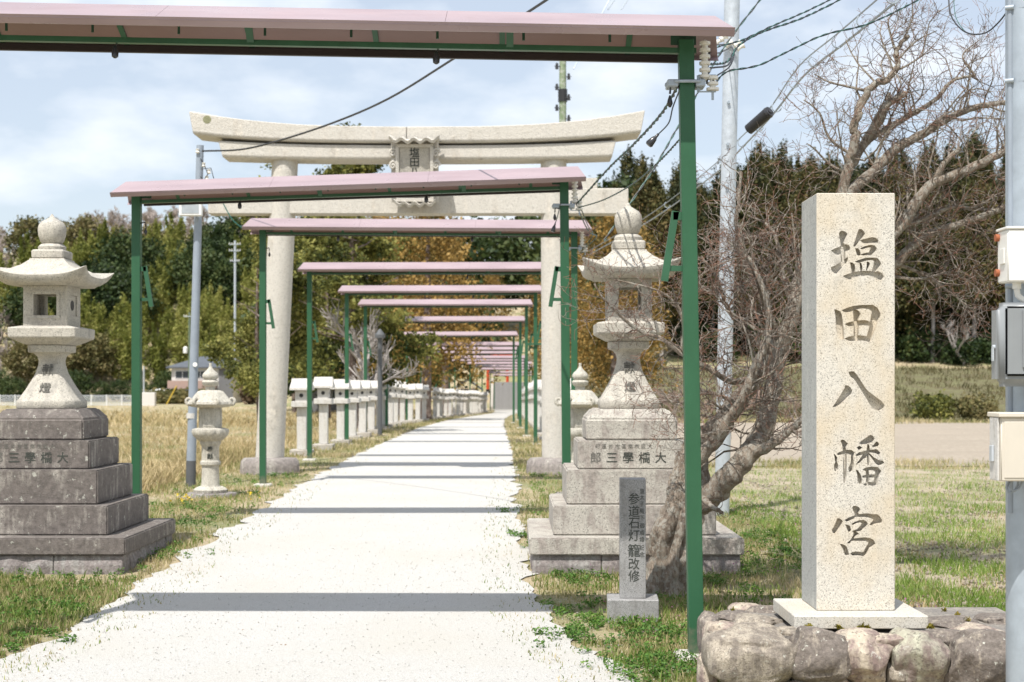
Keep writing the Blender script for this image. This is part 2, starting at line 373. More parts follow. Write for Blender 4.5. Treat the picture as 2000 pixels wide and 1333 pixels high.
# ------------------------------------------------------------------ grass and weeds (stuff)
rng = np.random.default_rng(5)
def raw_mesh(name, V, Fc, mat, smooth=False):
    me = bpy.data.meshes.new(name); k = Fc.shape[1]
    me.vertices.add(len(V)); me.vertices.foreach_set('co', V.astype(np.float32).ravel())
    me.loops.add(Fc.size); me.loops.foreach_set('vertex_index', Fc.astype(np.int32).ravel())
    me.polygons.add(len(Fc)); me.polygons.foreach_set('loop_start', np.arange(0, Fc.size, k, dtype=np.int32))
    me.polygons.foreach_set('loop_total', np.full(len(Fc), k, dtype=np.int32))
    for m in (mat if isinstance(mat, list) else [mat]): me.materials.append(m)
    me.update(calc_edges=True); me.validate(); return me
def blades(name, pts, hmin, hmax, w, mat, lean=.5):
    n = len(pts); p = np.array(pts); a = rng.random(n)*2*np.pi; h = hmin+(hmax-hmin)*rng.random(n)**1.6
    ca, sa = np.cos(a), np.sin(a); ln = lean*h*(.3+rng.random(n)); b = a+rng.normal(0, 1, n)
    dx, dy = np.cos(b)*ln, np.sin(b)*ln; ww = w*(.6+.8*rng.random(n))*.5
    z0 = p[:, 2]-.01
    V = np.empty((n, 5, 3))
    V[:, 0] = np.c_[p[:, 0]-ca*ww, p[:, 1]-sa*ww, z0]; V[:, 1] = np.c_[p[:, 0]+ca*ww, p[:, 1]+sa*ww, z0]
    mx_, my_ = p[:, 0]+dx*.35, p[:, 1]+dy*.35
    V[:, 2] = np.c_[mx_+ca*ww*.8, my_+sa*ww*.8, z0+h*.6]; V[:, 3] = np.c_[mx_-ca*ww*.8, my_-sa*ww*.8, z0+h*.6]
    V[:, 4] = np.c_[p[:, 0]+dx, p[:, 1]+dy, z0+h]
    base = (np.arange(n)*5)[:, None]
    # triangles only: quad split
    Fc = np.concatenate([base+np.array([[0, 1, 2]]), base+np.array([[0, 2, 3]]), base+np.array([[3, 2, 4]])])
    return link(name, raw_mesh(name, V.reshape(-1, 3), Fc, mat), kind='stuff')
def scatter(n, y0, y1, xa, xb, clump=0.0, keep=None, power=2.0, seed=0):
    """points with density falling with distance; xa/xb functions of y"""
    out = []; r = random.Random(seed)
    while len(out) < n:
        u = r.random(); y = 1/(1/y0+(1/y1-1/y0)*u) if power == 2 else y0*(y1/y0)**u
        a, b = xa(y), xb(y); lim = (1080/F)*y+.3
        a, b = max(a, -lim), min(b, lim)
        if a >= b: continue
        x = r.uniform(a, b)
        if clump:
            v = noise.noise((x*clump, y*clump, seed))+.5*noise.noise((x*clump*3, y*clump*3, seed+5))
            if v < r.uniform(-.35, .35): continue
        if keep and not keep(x, y): continue
        out.append((x, y, gz(x, y)+.01))
    return out
G_green = leafmat('grass_green', [(.09, .15, .02), (.17, .25, .05), (.27, .32, .10), (.42, .38, .19)], .6, .3, False)
G_dry = leafmat('grass_dry', [(.26, .22, .10), (.42, .33, .17), (.55, .44, .25), (.62, .52, .33)], .7, .25, False)
G_mix = leafmat('grass_mixed', [(.18, .21, .06), (.36, .32, .15), (.50, .42, .24), (.60, .50, .32)], .65, .3, False)
G_weed = leafmat('weed_leaves', [(.05, .12, .02), (.11, .22, .04), (.19, .30, .06)], .5, .3, False)
# right verge beside the path and round the stones
def vr(x, y): return not onpath(x, y) and not (.16 < x < 2.0 and 12.3 < y < 14.2)
edge = lambda x, y: (x > interp(PR, y)-.12+abs(noise.noise((x*2.2, y*2.2, 2)))*1.0+.25*noise.noise((x*9, y*9, 2))) and vr(x, y)
blades('grass', scatter(52000, 7.6, 30, lambda y: interp(PR, y)-.05, lambda y: 3.1, 1.1, edge, seed=1), .012, .07, .007, G_mix)
blades('grass', scatter(15000, 8.2, 30, lambda y: interp(PR, y), lambda y: 3.0, 1.2, edge, seed=2), .02, .11, .007, G_green)
blades('grass', scatter(62000, 8.2, 29, lambda y: 2.7, lambda y: 12, .9, None, seed=3), .02, .11, .008, leafmat('field_grass', [(.12, .20, .03), (.21, .31, .06), (.30, .38, .11), (.44, .42, .20)], .6, .3, False))
blades('dry_grass', scatter(16000, 8.2, 29, lambda y: 2.7, lambda y: 12, 1.4, None, seed=4), .02, .09, .009, G_dry)
blades('grass', scatter(14000, 26, 120, lambda y: interp(PR, y), lambda y: 2.6+.05*(y-28), 1.0, vr, seed=14), .04, .14, .018, G_mix)
for k_, (fa, fb) in enumerate(((lambda y: interp(PL, y)-.1, lambda y: interp(PL, y)+.45), (lambda y: interp(PR, y)-.45, lambda y: interp(PR, y)+.1))):
    blades('edge_grass', scatter(1500, 7.8, 40, fa, fb, 3.2, None, seed=60+k_), .01, .045, .008, G_mix)
    blades('edge_grass', scatter(800, 7.8, 30, fa, fb, 4.0, None, seed=70+k_), .01, .05, .008, G_green)
# left verge
def vl(x, y): return not onpath(x, y) and not (-5.2 < x < -3.33 and 12.3 < y < 14.2)
el_ = lambda x, y: (x < interp(PL, y)+.12-abs(noise.noise((x*2.2, y*2.2, 7)))*.9-.25*noise.noise((x*9, y*9, 2))) and vl(x, y)
blades('grass', scatter(46000, 8.5, 34, lambda y: -6.5, lambda y: interp(PL, y)+.05, 1.1, el_, seed=5), .012, .075, .008, G_mix)
blades('grass', scatter(9000, 8.5, 30, lambda y: -5.6, lambda y: interp(PL, y), 1.0, el_, seed=6), .02, .11, .008, G_green)
# tall dry grass of the left field
blades('dry_grass', scatter(60000, 15, 120, lambda y: -60, lambda y: -5.2, .5, vl, seed=7), .06, .30, .016, G_dry, .7)
blades('grass', scatter(20000, 15, 100, lambda y: -60, lambda y: -4.9, .35, vl, seed=8), .05, .18, .016, G_mix)
blades('dry_grass', scatter(10000, 60, 185, lambda y: -70, lambda y: -5.5, .15, vl, power=1, seed=9), .15, .4, .06, G_dry, .8)
blades('grass', scatter(9000, 30, 130, lambda y: -5.3, lambda y: interp(PL, y), .9, vl, seed=10), .04, .14, .02, G_mix)
blades('dry_grass', scatter(12000, 66, 108, lambda y: 6, lambda y: 45, .3, None, power=1, seed=11), .15, .5, .05,
       leafmat('bank_grass', [(.06, .06, .02), (.12, .10, .045), (.20, .165, .085)], .7, .2, False), .5)
blades('grass', scatter(7000, 60, 66.5, lambda y: 4.5, lambda y: 40, .4, None, power=1, seed=12), .1, .3, .04, G_mix, .5)
blades('grass', scatter(5000, 27.3, 30, lambda y: 2.8, lambda y: 20, .8, None, power=1, seed=13), .05, .18, .014, G_mix, .5)
# straw litter and broad-leaved weeds
def leafy(name, centers, nper, rad, size, mat, hgt=.05):
    pts = []
    for (x, y) in centers:
        for _ in range(nper):
            a = rng.random()*6.283; r = rad*math.sqrt(rng.random())
            xx, yy = x+r*math.cos(a), y+r*math.sin(a); pts.append((xx, yy, gz(xx, yy)+.01+rng.random()*hgt))
    p = np.array(pts); n = len(p); u = rng.normal(0, 1, (n, 3)); u[:, 2] *= .4; u /= np.linalg.norm(u, axis=1)[:, None]
    w = rng.normal(0, 1, (n, 3)); w[:, 2] *= .5; w -= u*(w*u).sum(1)[:, None]; w /= np.linalg.norm(w, axis=1)[:, None]
    s = size*(.5+rng.random(n))[:, None]
    V = np.stack([p-u*s, p+w*s*.6, p+u*s, p-w*s*.6], 1).reshape(-1, 3)
    Fc = np.arange(n*4).reshape(n, 4); return link(name, raw_mesh(name, V, Fc, mat), kind='stuff')
leafy('leaf_litter', [q[:2] for q in scatter(120, 7.9, 26, lambda y: interp(PL, y)-.6, lambda y: interp(PR, y)+.9, 0, lambda x, y: abs(x-interp(PL, y)) < .5 or abs(x-interp(PR, y)) < .7 or rng.random() < .05, seed=41)], 4, .10, .008, plain('dead_leaves', (.24, .17, .10), .9, 0, .3), .006)
wc = []
for (px, py, n, sp) in [(1140,1150,26,.22),(1105,1120,10,.15),(1180,1235,34,.3),(1240,1220,20,.3),(1130,1245,12,.12),(1057,1242,2,.03),(1010,1060,10,.1),(1110,1200,14,.2),
                        (1240,1320,22,.25),(1290,1240,20,.2),(1060,1100,10,.2),(1480,1130,30,.3),(1540,1090,22,.25),(1240,1105,22,.35),(1400,1150,20,.25),(1180,1115,14,.2),(1220,1300,6,.12),(1300,1290,14,.2),(1475,1060,24,.3),(1050,940,14,.3),(1010,1010,10,.2),
                        (130,1252,3,.05),(95,1243,3,.04),(20,1270,3,.04),(330,1040,22,.3),(300,1085,24,.3),(240,1130,22,.3),(150,1160,18,.3),(60,1150,12,.3),(380,1005,20,.3),(440,1010,10,.2),(560,940,16,.3),(510,955,14,.3),(260,1110,16,.2),(20,1230,8,.2),(130,1195,8,.15)]:
    Y = F*1.62/(py-750) if py < 1100 else F*1.73/(py-750)
    for _ in range(n):
        wc.append((PX(px, Y)+rng.normal(0, sp*.6), Y+rng.normal(0, sp)))
leafy('weeds', wc, 34, .05, .011, G_weed)
allc = [q[:2] for q in scatter(420, 8.5, 24, lambda y: interp(PR, y)+.2, lambda y: 3.2, .8, vr, seed=31)]+[q[:2] for q in scatter(320, 9, 24, lambda y: -6, lambda y: interp(PL, y)-.1, .8, vl, seed=32)]
leafy('weeds', allc, 26, .06, .012, G_weed)
fl = [q[:2] for q in scatter(240, 8.8, 20, lambda y: interp(PR, y)+.3, lambda y: 3.3, .6, vr, seed=33)]
leafy('purple_flowers', fl, 3, .03, .009, plain('purple_petals', (.22, .06, .16), .6), .13)
leafy('yellow_flowers', [(PX(345+q*3, 18.5)+rng.normal(0, .05), 18.5+rng.normal(0, .2)) for q in range(8)]+[(PX(495+q, 19)+rng.normal(0, .05), 19+rng.normal(0, .2)) for q in range(5)]+[(PX(1360, 10), 10.0)],
      5, .02, .016, plain('yellow_petals', (.75, .55, .03), .6), .12)
# loose gravel on the path
def gravel(n, y0, y1):
    pts = scatter(n, y0, y1, lambda y: interp(PL, y)-.25, lambda y: interp(PR, y)+.25, 0, None, seed=21)
    p = np.array(pts); p[:, 2] += .008; n = len(p)
    tet = np.array([[1, 1, 1], [1, -1, -1], [-1, 1, -1], [-1, -1, 1]])*.6
    rot = rng.normal(0, 1, (n, 3, 3)); q, _ = np.linalg.qr(rot)
    s = (.0025+.005*rng.random(n)**3)[:, None, None]
    V = (np.einsum('nij,kj->nki', q, tet)*s+p[:, None, :]).reshape(-1, 3)
    b = (np.arange(n)*4)[:, None]
    Fc = np.concatenate([b+np.array([[0, 1, 2]]), b+np.array([[0, 3, 1]]), b+np.array([[0, 2, 3]]), b+np.array([[1, 3, 2]])])
    link('gravel', raw_mesh('gravel', V, Fc, leafmat('gravel_stones', [(.42, .40, .37), (.55, .54, .51), (.62, .61, .59), (.64, .63, .62)], .9, 0, False)), kind='stuff')
gravel(9000, 7.8, 30)
# clods on the sparse field
def clods(n):
    pts = scatter(n, 8.2, 28, lambda y: 2.7, lambda y: 12, .6, None, seed=22); p = np.array(pts); n = len(p); p[:, 2] += .02
    tet = np.array([[1, 0, 0], [-1, 0, 0], [0, 1, 0], [0, -1, 0], [0, 0, .7], [0, 0, -.7]])
    q, _ = np.linalg.qr(rng.normal(0, 1, (n, 3, 3))); s = (.008+.022*rng.random(n)**3)[:, None, None]
    V = (np.einsum('nij,kj->nki', q, tet)*s+p[:, None, :]).reshape(-1, 3); b = (np.arange(n)*6)[:, None]
    Fc = np.concatenate([b+np.array([f]) for f in ([0,2,4],[2,1,4],[1,3,4],[3,0,4],[2,0,5],[1,2,5],[3,1,5],[0,3,5])])
    link('soil_clods', raw_mesh('soil_clods', V, Fc, M['soil']), kind='stuff')
clods(9000)

# ------------------------------------------------------------------ background trees
def crown(kind, n_cl, n_leaf, H, Rr, base, size, seed, mat):
    r = np.random.default_rng(seed); C = []; Sg = []
    for i in range(n_cl):
        a = r.random()*6.283
        if kind == 'cone':
            t = r.random()**1.15; rad = Rr*(1-t)**.45*(.55+.5*r.random()); z = base+(H-base)*t; c = (rad*math.cos(a), rad*math.sin(a), z); sg = (.32*Rr*(1.05-t), .32*Rr*(1.05-t), .05*(H-base))
        elif kind == 'clumpy':
            t = r.random()**1.1; rad = Rr*(1-t)**.5*(.35+.7*r.random()); z = base+(H-base)*t; c = (rad*math.cos(a), rad*math.sin(a), z); q = .9+.6*r.random(); sg = (.13*Rr*q, .13*Rr*q, .10*Rr*q)
        elif kind == 'round':
            u = r.normal(0, 1, 3); u /= np.linalg.norm(u); q = .6+.42*r.random(); c = (u[0]*Rr*q, u[1]*Rr*q, base+(H-base)*.5+u[2]*(H-base)*.5*q); sg = (.17*Rr,)*2+(.13*Rr,)
        elif kind == 'bamboo':   # plumes
            t = r.random(); k = r.integers(0, 9); aa = k*.7+seed; rr = Rr*.75*((k*37 % 10)/10.); hh = H*(.72+.28*((k*53 % 10)/10.))
            z = hh*(.18+.82*t); w = (.5+.55*math.sin(math.pi*min(1, t*1.02)))*(1-.55*t**3)
            c = (rr*math.cos(aa)+t*t*.9*math.cos(aa)+r.normal(0, .4)*w, rr*math.sin(aa)+t*t*.9*math.sin(aa)+r.normal(0, .4)*w, z); sg = (.38*w, .38*w, .4)
        elif kind == 'loose':    # long irregular boughs
            k = r.integers(0, 26); t = ((k*.618) % 1.); aa = k*2.4+seed; L = Rr*(1-t)**.6*(.75+.4*((k*31 % 7)/7)); q = r.random()**.6
            z = base+(H-base)*t+.10*L*q-.02*L; c = (L*q*math.cos(aa)+r.normal(0, .12*Rr*.5), L*q*math.sin(aa)+r.normal(0, .12*Rr*.5), z+r.normal(0, .25)); sg = (.20, .20, .075)
        C.append(c); Sg.append(sg)
    C = np.repeat(np.array(C), n_leaf, 0); Sg = np.repeat(np.array(Sg), n_leaf, 0); n = len(C)
    p = C+r.normal(0, 1, (n, 3))*Sg
    u = r.normal(0, 1, (n, 3))
    if kind == 'bamboo': u[:, 2] -= .8
    u /= np.linalg.norm(u, axis=1)[:, None]
    w = r.normal(0, 1, (n, 3)); w -= u*(w*u).sum(1)[:, None]; w /= np.linalg.norm(w, axis=1)[:, None]
    s = (size*(.55+.8*r.random(n)))[:, None]; asp = .35 if kind == 'bamboo' else .6
    V = np.stack([p-u*s, p+w*s*asp, p+u*s, p-w*s*asp], 1).reshape(-1, 3)
    return raw_mesh('crown', V, np.arange(n*4).reshape(n, 4), mat)
def trunk_mesh(H, r0, seed, mat, lean=.02, limbs=0, Rr=2):
    r = random.Random(seed); b = MB()
    pts = [(H*lean*math.sin(t*3+seed), H*lean*math.cos(t*2+seed)-H*lean*math.cos(seed), H*t-.6*(t == 0)) for t in (0, .04, .25, .5, .75, 1)]
    b.tube(pts, [r0*1.5, r0, r0*.85, r0*.62, r0*.4, r0*.1], 8)
    for i in range(limbs):
        t = r.uniform(.3, .9); a = r.random()*6.28; L = Rr*(1-t)**.6
        o = Vector((0, 0, H*t)); d = Vector((math.cos(a), math.sin(a), .25))
        b.tube([o, o+d*L*.5, o+d*L+Vector((0, 0, .1*L))], [r0*.25, r0*.15, .01], 4)
    return b.mesh('trunk', mat, smooth=True)
def bare_mesh(H, seed, mat, depth=5, r0=.16, spread=.55, nseg=3, thin=.012):
    r = random.Random(seed); b = MB()
    def go(p, d, L, rad, lv):
        pts = [p.copy()]; q = p.copy(); dd = d.copy()
        for k in range(nseg):
            dd = (dd+Vector((r.gauss(0, .18), r.gauss(0, .18), r.gauss(.05, .12)))).normalized(); q = q+dd*L/nseg; pts.append(q.copy())
        rs = [max(thin, rad*(1-.45*k/nseg)) for k in range(nseg+1)]
        b.tube(pts, rs, 5 if lv < 2 else 3, False)
        if lv >= depth: return
        for k in range(3 if lv < 3 else 4):
            t = r.uniform(.35, 1); o = pts[min(nseg, int(t*nseg))]
            nd = (dd+Vector((r.gauss(0, spread), r.gauss(0, spread), r.gauss(.15, spread*.6)))).normalized()
            go(o, nd, L*r.uniform(.5, .8), rad*.55, lv+1)
    go(Vector((0, 0, -.3)), Vector((0, 0, 1)), H*.38, r0, 0)
    return b.mesh('bare_branches', mat)
L_cedar = leafmat('cedar_needles', [(.020, .028, .010), (.048, .054, .017), (.088, .084, .025), (.14, .105, .038)], .7, .15)
L_orange = leafmat('autumn_cedar_needles', [(.07, .07, .02), (.17, .115, .03), (.31, .19, .05), (.38, .25, .08)], .7, .2)
L_yellow = leafmat('yellow_green_conifer_needles', [(.03, .045, .012), (.08, .09, .022), (.18, .185, .045), (.31, .29, .085)], .7, .25)
L_dark = leafmat('evergreen_leaves', [(.012, .025, .008), (.028, .05, .014), (.05, .075, .02), (.08, .10, .03)], .6, .15)
L_bamboo = leafmat('bamboo_leaves', [(.08, .10, .015), (.17, .19, .035), (.28, .29, .07), (.40, .38, .12)], .6, .3)
L_olive = leafmat('olive_leaves', [(.05, .055, .02), (.10, .10, .035), (.16, .14, .055), (.22, .18, .08)], .7, .2)
BARE = plain('bare_grey_twigs', (.36, .31, .28), .95, 0, .25, .3)
PINKTW = plain('pinkish_brown_twigs', (.30, .215, .18), .95, 0, .25, .5)
cedar_c = [crown('cone', 210, 44, 16, 2.8, 5.6, .17, 40+i, L_cedar) for i in range(4)]
cedar_i = [crown('cone', 250, 44, 16, 3.2, 1.8, .17, 50+i, L_cedar) for i in range(4)]
cedar_t = [trunk_mesh(14, .2, i, M['palebark'], .01) for i in range(3)]
def tree(name, crown_me, trunk_me, x, y, s, label, cat, group=None, rz=None, sx=1):
    o = thing(name, (x, y, gz(x, y)), label, cat, group, rnd.uniform(0, 6.28) if rz is None else rz); o.scale = (s*sx, s*sx, s)
    link('trunk', trunk_me, o); link('crown', crown_me, o); return o
# right-hand cedar wood
row = 0; yv = 109.
while yv < 215:
    sp = 3.9+row*.18; x = 11.5+ (row % 2)*sp*.5 - (0 if row < 2 else 4)
    while x < yv*1050/F+3:
        xx, yy = x+rnd.uniform(-.9, .9), yv+rnd.uniform(-1.8, 1.8); s = rnd.uniform(.62, .90)*(1+.10*sst(15, 50, x))
        if row < 4 or rnd.random() < .82:
            if row == 0:
                tree('cedar_tree', rnd.choice(cedar_c), rnd.choice(cedar_t), xx, yy, s, 'dark cedar at the front edge of the wood with its bare trunk showing', 'tree', 'cedars along the edge of the right wood')
            else:
                tree('cedar_tree', rnd.choice(cedar_i), rnd.choice(cedar_t), xx, yy, s, 'dark olive cedar inside the wood on the right hillside', 'tree', 'cedars of the right hillside wood')
        x += sp
    yv += 4.6+row*.9; row += 1
# dark undergrowth along the wood edge
bush_c = [crown('round', 60, 22, 2.8, 1.7, .1, .17, 90+i, L_dark) for i in range(3)]
bush_y = [crown('round', 60, 26, 1.25, 1.0, .05, .09, 95+i, L_yellow) for i in range(2)]
bare_s = [bare_mesh(3.0, 60+i, PINKTW, 4, .03, .7, 3, .008) for i in range(3)]
for i in range(16):
    x = 13+i*2.0+rnd.uniform(-.8, .8); y = 108+rnd.uniform(-2, 5); o = link('evergreen_bush', bush_c[i % 3], None, (x, y, gz(x, y)-.1)); o.rotation_euler.z = i; sc = rnd.uniform(.7, 1.3); o.scale = (sc, sc, sc)
    tag(o, 'dark evergreen bush under the cedars at the wood edge', 'bush', 'bushes under the right wood')
for (px, py, k, lab) in ((1822, 824, 1.0, 'yellow-green round bush left of its darker neighbour beyond the bare field'), (1905, 826, .95, 'green round bush beside the grey meter, beyond the bare field')):
    Y = 65.5; o = link('round_bush', bush_y[0] if px < 1850 else crown('round', 60, 26, 1.25, 1.0, .05, .09, 99, L_olive), None, (PX(px, Y), Y, gz(PX(px, Y), Y))); o.scale = (k,)*3; tag(o, lab, 'bush')
# pale bare tree in front of wood
for (px, Y, s, lab) in ((1885, 106, 1.0, 'pale leafless tree with twisted limbs in front of the cedars'),):
    o = link('bare_tree', bare_mesh(7, 5, M['palebark'], 4, .14, .5), None, (PX(px, Y), Y, gz(PX(px, Y), Y))); tag(o, lab, 'tree')
o = link('bare_tree', bare_mesh(7.5, 8, M['palebark'], 5, .17, .5), None, (PX(706, 44.5), 44.5, 0)); tag(o, 'pale-barked leafless tree among the left stone lanterns', 'tree')
# centre: conifers left of the path and orange cedars
loose = [crown('loose', 430, 34, 10.5, 3.0, 2.0, .085, 200+i, L_yellow) for i in range(3)]
loose_t = [trunk_mesh(10.2, .15, 300+i, M['cedarbark'], .02, 14, 2.8) for i in range(3)]
for i, (x, y, s, lab) in enumerate([(-5.1, 47, .93, 'tall yellow-green conifer right behind the left torii pillar'),
        (-8.6, 52, .86, 'yellow-green conifer just left of the torii pillar'), (-11.2, 64, .80, 'leftmost yellow-green conifer, beside the houses'),
        (-7.4, 63, 1.12, 'yellow-green conifer behind the white stone lanterns'), (-9.8, 76, 1.1, 'far yellow-green conifer left of the path, behind the others'), (-6.2, 80, .95, 'yellow-green conifer between the orange cedars and the left lanterns')]):
    tree('conifer_tree', loose[i % 3], loose_t[i % 3], x, y, s, lab, 'tree', 'yellow-green conifers left of the path')
orange = [crown('clumpy', 170, 52, 14, 3.4, 2.6, .12, 230+i, L_orange) for i in range(3)]
or_t = [trunk_mesh(13, .34, 330+i, M['cedarbark'], .01) for i in range(2)]
for i, (x, y, s, lab) in enumerate([(-4.3, 71, .85, 'orange-brown cedar with a thick trunk among the left stone lanterns'), (4.6, 63, .66, 'orange-brown cedar right of the path behind the torii'),
        (6.0, 76, .66, 'orange cedar behind the right big lantern'), (-6.8, 88, .85, 'orange cedar left of the path behind the thick-trunked one'), (3.6, 93, .75, 'orange cedar right of the path over the far frames'),
        (-5.2, 112, 1.05, 'far orange cedar left of the path'), (5.2, 120, 1.1, 'far orange cedar right of the path'), (-9.5, 104, 1.05, 'orange cedar farthest left of the path'),
        (-2.6, 176, .85, 'orange cedar behind the stairs, left one'), (3.2, 180, .8, 'orange cedar behind the stairs, right one'), (8.6, 100, .7, 'orange cedar at the foot of the right wood')]):
    tree('orange_cedar_tree', orange[i % 3], or_t[i % 2], x, y, s, lab, 'tree', 'orange-brown cedars along the path')
dk = [crown('round', 150, 24, 9.5, 3.6, 1.8, .26, 260+i, L_dark) for i in range(3)]
ol = [crown('round', 150, 24, 9, 3.4, 1.5, .26, 266+i, L_olive) for i in range(2)]
dk_t = trunk_mesh(6, .2, 350, M['cedarbark'], .02)
for i, (x, y, s) in enumerate([(-13, 92, 1.0), (-9, 118, 1.25), (-14, 125, 1.2), (-18, 118, .95), (-7, 140, 1.4), (-13, 148, 1.5), (-19, 150, 1.3), (-24, 160, 1.2), (-3, 196, 1.6), (3, 200, 1.7), (8, 130, 1.2), (9.5, 118, 1.0), (-9, 185, 1.8), (-17, 190, 1.6), (-27, 196, 1.5), (11, 145, 1.3), (7.5, 158, 1.5),(-31, 210, 1.3)]):
    tree('evergreen_tree', dk[i % 3], dk_t, x, y, s, 'dark broad-leaved evergreen behind the conifers and the torii', 'tree', 'dark evergreens behind the torii')
for i, (px, Y, s) in enumerate([(1185, 52, 1.), (1215, 60, 1.2), (1265, 48, .9), (1320, 56, 1.1), (1380, 50, 1.), (1440, 60, 1.2), (1490, 56, 1.1), (1540, 62, 1.1), (760, 92, 1.3), (905, 120, 1.6), (880, 100, 1.2), (1160, 42, .8), (1110, 75, 1.3)]):
    x = PX(px, Y); o = link('bare_shrub', bare_s[i % 3], None, (x, Y, gz(x, Y)-.1)); o.scale = (s, s, s); o.rotation_euler.z = i*1.3
    tag(o, 'leafless pinkish-brown shrub beyond the stone lanterns', 'shrub', 'leafless shrubs beyond the lanterns')
# left hillside: bamboo, evergreens, leafless trees
bam = [crown('bamboo', 240, 30, 12, 3.2, 0, .25, 400+i, L_bamboo) for i in range(4)]
bareh = [bare_mesh(11, 440+i, BARE, 5, .22, .5, 3, .045) for i in range(3)]
yv = 234.; row = 0
while yv < 336:
    a, b_ = -yv*1060/F, -yv*380/F; x = a+(row % 2)*2
    while x < b_:
        xx, yy = x+rnd.uniform(-1.3, 1.3), yv+rnd.uniform(-2, 2); pxx = 1000+xx*F/yy; q = noise.noise((xx*.05, yy*.05, 3)); z = gz(xx, yy)
        if yv > 286: kind = 'bare'
        elif row == 0 and rnd.random() < .4: kind = 'olive'
        elif q > .22 or pxx > 330 and yv > 250 and rnd.random() < .6: kind = 'dark'
        elif yv > 275 and rnd.random() < .5: kind = 'olive'
        else: kind = 'bamboo'
        if pxx < 130 and rnd.random() < .35: kind = 'bare'
        s = rnd.uniform(.75, 1.15)
        if kind == 'bare':
            o = link('leafless_tree', rnd.choice(bareh), None, (xx, yy, z)); o.scale = (s,)*3; tag(o, 'grey leafless tree on the ridge of the left hill', 'tree', 'leafless trees on the left hill')
        elif kind == 'dark':
            o = link('evergreen_tree', rnd.choice(dk), None, (xx, yy, z)); o.scale = (s*1.2,)*3; tag(o, 'dark green round evergreen on the left hillside', 'tree', 'evergreens on the left hill')
        elif kind == 'olive':
            o = link('olive_tree', rnd.choice(ol), None, (xx, yy, z)); o.scale = (s*1.15,)*3; tag(o, 'olive-brown bushy tree on the left hillside', 'tree', 'olive-brown trees on the left hill')
        else:
            o = link('bamboo_clump', rnd.choice(bam), None, (xx, yy, z)); o.scale = (s,)*3; tag(o, 'yellow-green bamboo clump on the left hillside', 'bamboo', 'bamboo on the left hill')
        o.rotation_euler.z = rnd.uniform(0, 6.28)
        x += 5.2+row*.12
    yv += 8.0; row += 1

for i in range(26):
    x = -88+i*3.3+rnd.uniform(-.8, .8); y = 226+rnd.uniform(-1, 1.5); s = rnd.uniform(.35, .6); o = link('evergreen_bush', rnd.choice(dk+ol[:1]), None, (x, y, gz(x, y)-.5)); o.scale = (s*1.3, s, s); o.rotation_euler.z = i*2.1
    tag(o, 'dark bush at the foot of the left hill behind the white fence', 'bush', 'bushes at the foot of the left hill')
# ------------------------------------------------------------------ houses, fence, far things on the left
M['tile'] = plain('grey_roof_tile', (.085, .095, .11), .5, 0, .15, .8)
M['palefoof'] = plain('pale_metal_roof', (.32, .34, .37), .5)
M['wall_white'] = plain('white_render', (.58, .56, .53), .8)
M['wall_pink'] = plain('pink_brown_siding', (.36, .25, .21), .8)
M['wall_grey'] = plain('grey_siding', (.15, .15, .155), .8)
M['glass'] = plain('dark_window_glass', (.03, .04, .05), .1)
M['wood_dark'] = plain('dark_timber', (.10, .06, .045), .8)
def house(px, Y, w, d, h, rh, label, wm, rm, two=True, name='house'):
    x = PX(px, Y); t = thing(name, (x, Y, gz(x, Y)-.1), label, 'house')
    b = MB(); b.box(-w/2, w/2, 0, d, 0, h); b.build('wall', wm, t)
    e = .7; b = MB(); x0, x1, y0, y1 = -w/2-e, w/2+e, -e, d+e; rl = max(.5, (w-d)/2)
    b.add([(x0,y0,h),(x1,y0,h),(x1,y1,h),(x0,y1,h),(-rl,d/2,h+rh),(rl,d/2,h+rh),(x0,y0,h-.18),(x1,y0,h-.18),(x1,y1,h-.18),(x0,y1,h-.18)],
          [(0,1,5,4),(1,2,5),(2,3,4,5),(3,0,4),(9,8,7,6),(0,6,7,1),(1,7,8,2),(2,8,9,3),(3,9,6,0)])
    b.build('roof', rm, t)
    def win(xa, xb, za, zb):
        f = MB(); f.box(xa, xb, -.06, .02, za, zb); f_o = f.build("window", M["white"], t)
        mid = (xa+xb)/2
        for (u, v) in ((xa+.07, mid-.04), (mid+.04, xb-.07)):
            g = MB(); g.box(u, v, -.075, -.061, za+.08, zb-.08); g.build('pane', M['glass'], f_o)
    if two:
        win(-w*.44, -w*.2, h-1.75, h-.55); win(-w*.12, w*.06, h-1.75, h-.55); win(w*.30, w*.44, h-1.75, h-.55)
        win(-w*.40, -w*.12, .5, 1.9); win(w*.12, w*.40, .5, 1.9)
    else:
        win(-w*.3, w*.1, .9, h-.4)
    return t
# window parent fix: build windows through a local list
hs = house(395, 215, 9.2, 7.5, 5.5, 1.7, 'two-storey white and brown house with grey hipped roof below the left hill', M['wall_white'], M['tile'])
b = MB(); b.box(-5.0, 2.2, -.9, -.05, 2.15, 3.45); b.build('balcony', M['wall_pink'], hs)
b = MB(); b.box(-5.3, 2.4, -1.6, -.02, 1.95, 2.1); b.build('porch_roof', M['tile'], hs)
b = MB(); b.box(2.5, 4.65, -.12, -.01, 0, 5.2); b.build('grey_siding_panel', M['wall_grey'], hs)
house(455, 238, 9, 6, 4.6, 1.3, 'house with pale grey metal roof behind the two-storey house', M['wall_grey'], M['palefoof'])
house(492, 222, 5.5, 6, 4.4, 1.2, 'brown house with dark roof at the right end of the house group', M['wood_dark'], M['tile'])
house(316, 206, 3.4, 3, 1.9, .4, 'low white shed left of the two-storey house', M['wall_white'], M['white'], False, 'shed')
house(660, 128, 5.5, 5, 2.8, 1.3, 'low house with blue-grey roof glimpsed behind the yellow-green conifers', M['wall_grey'], M['palefoof'], False)
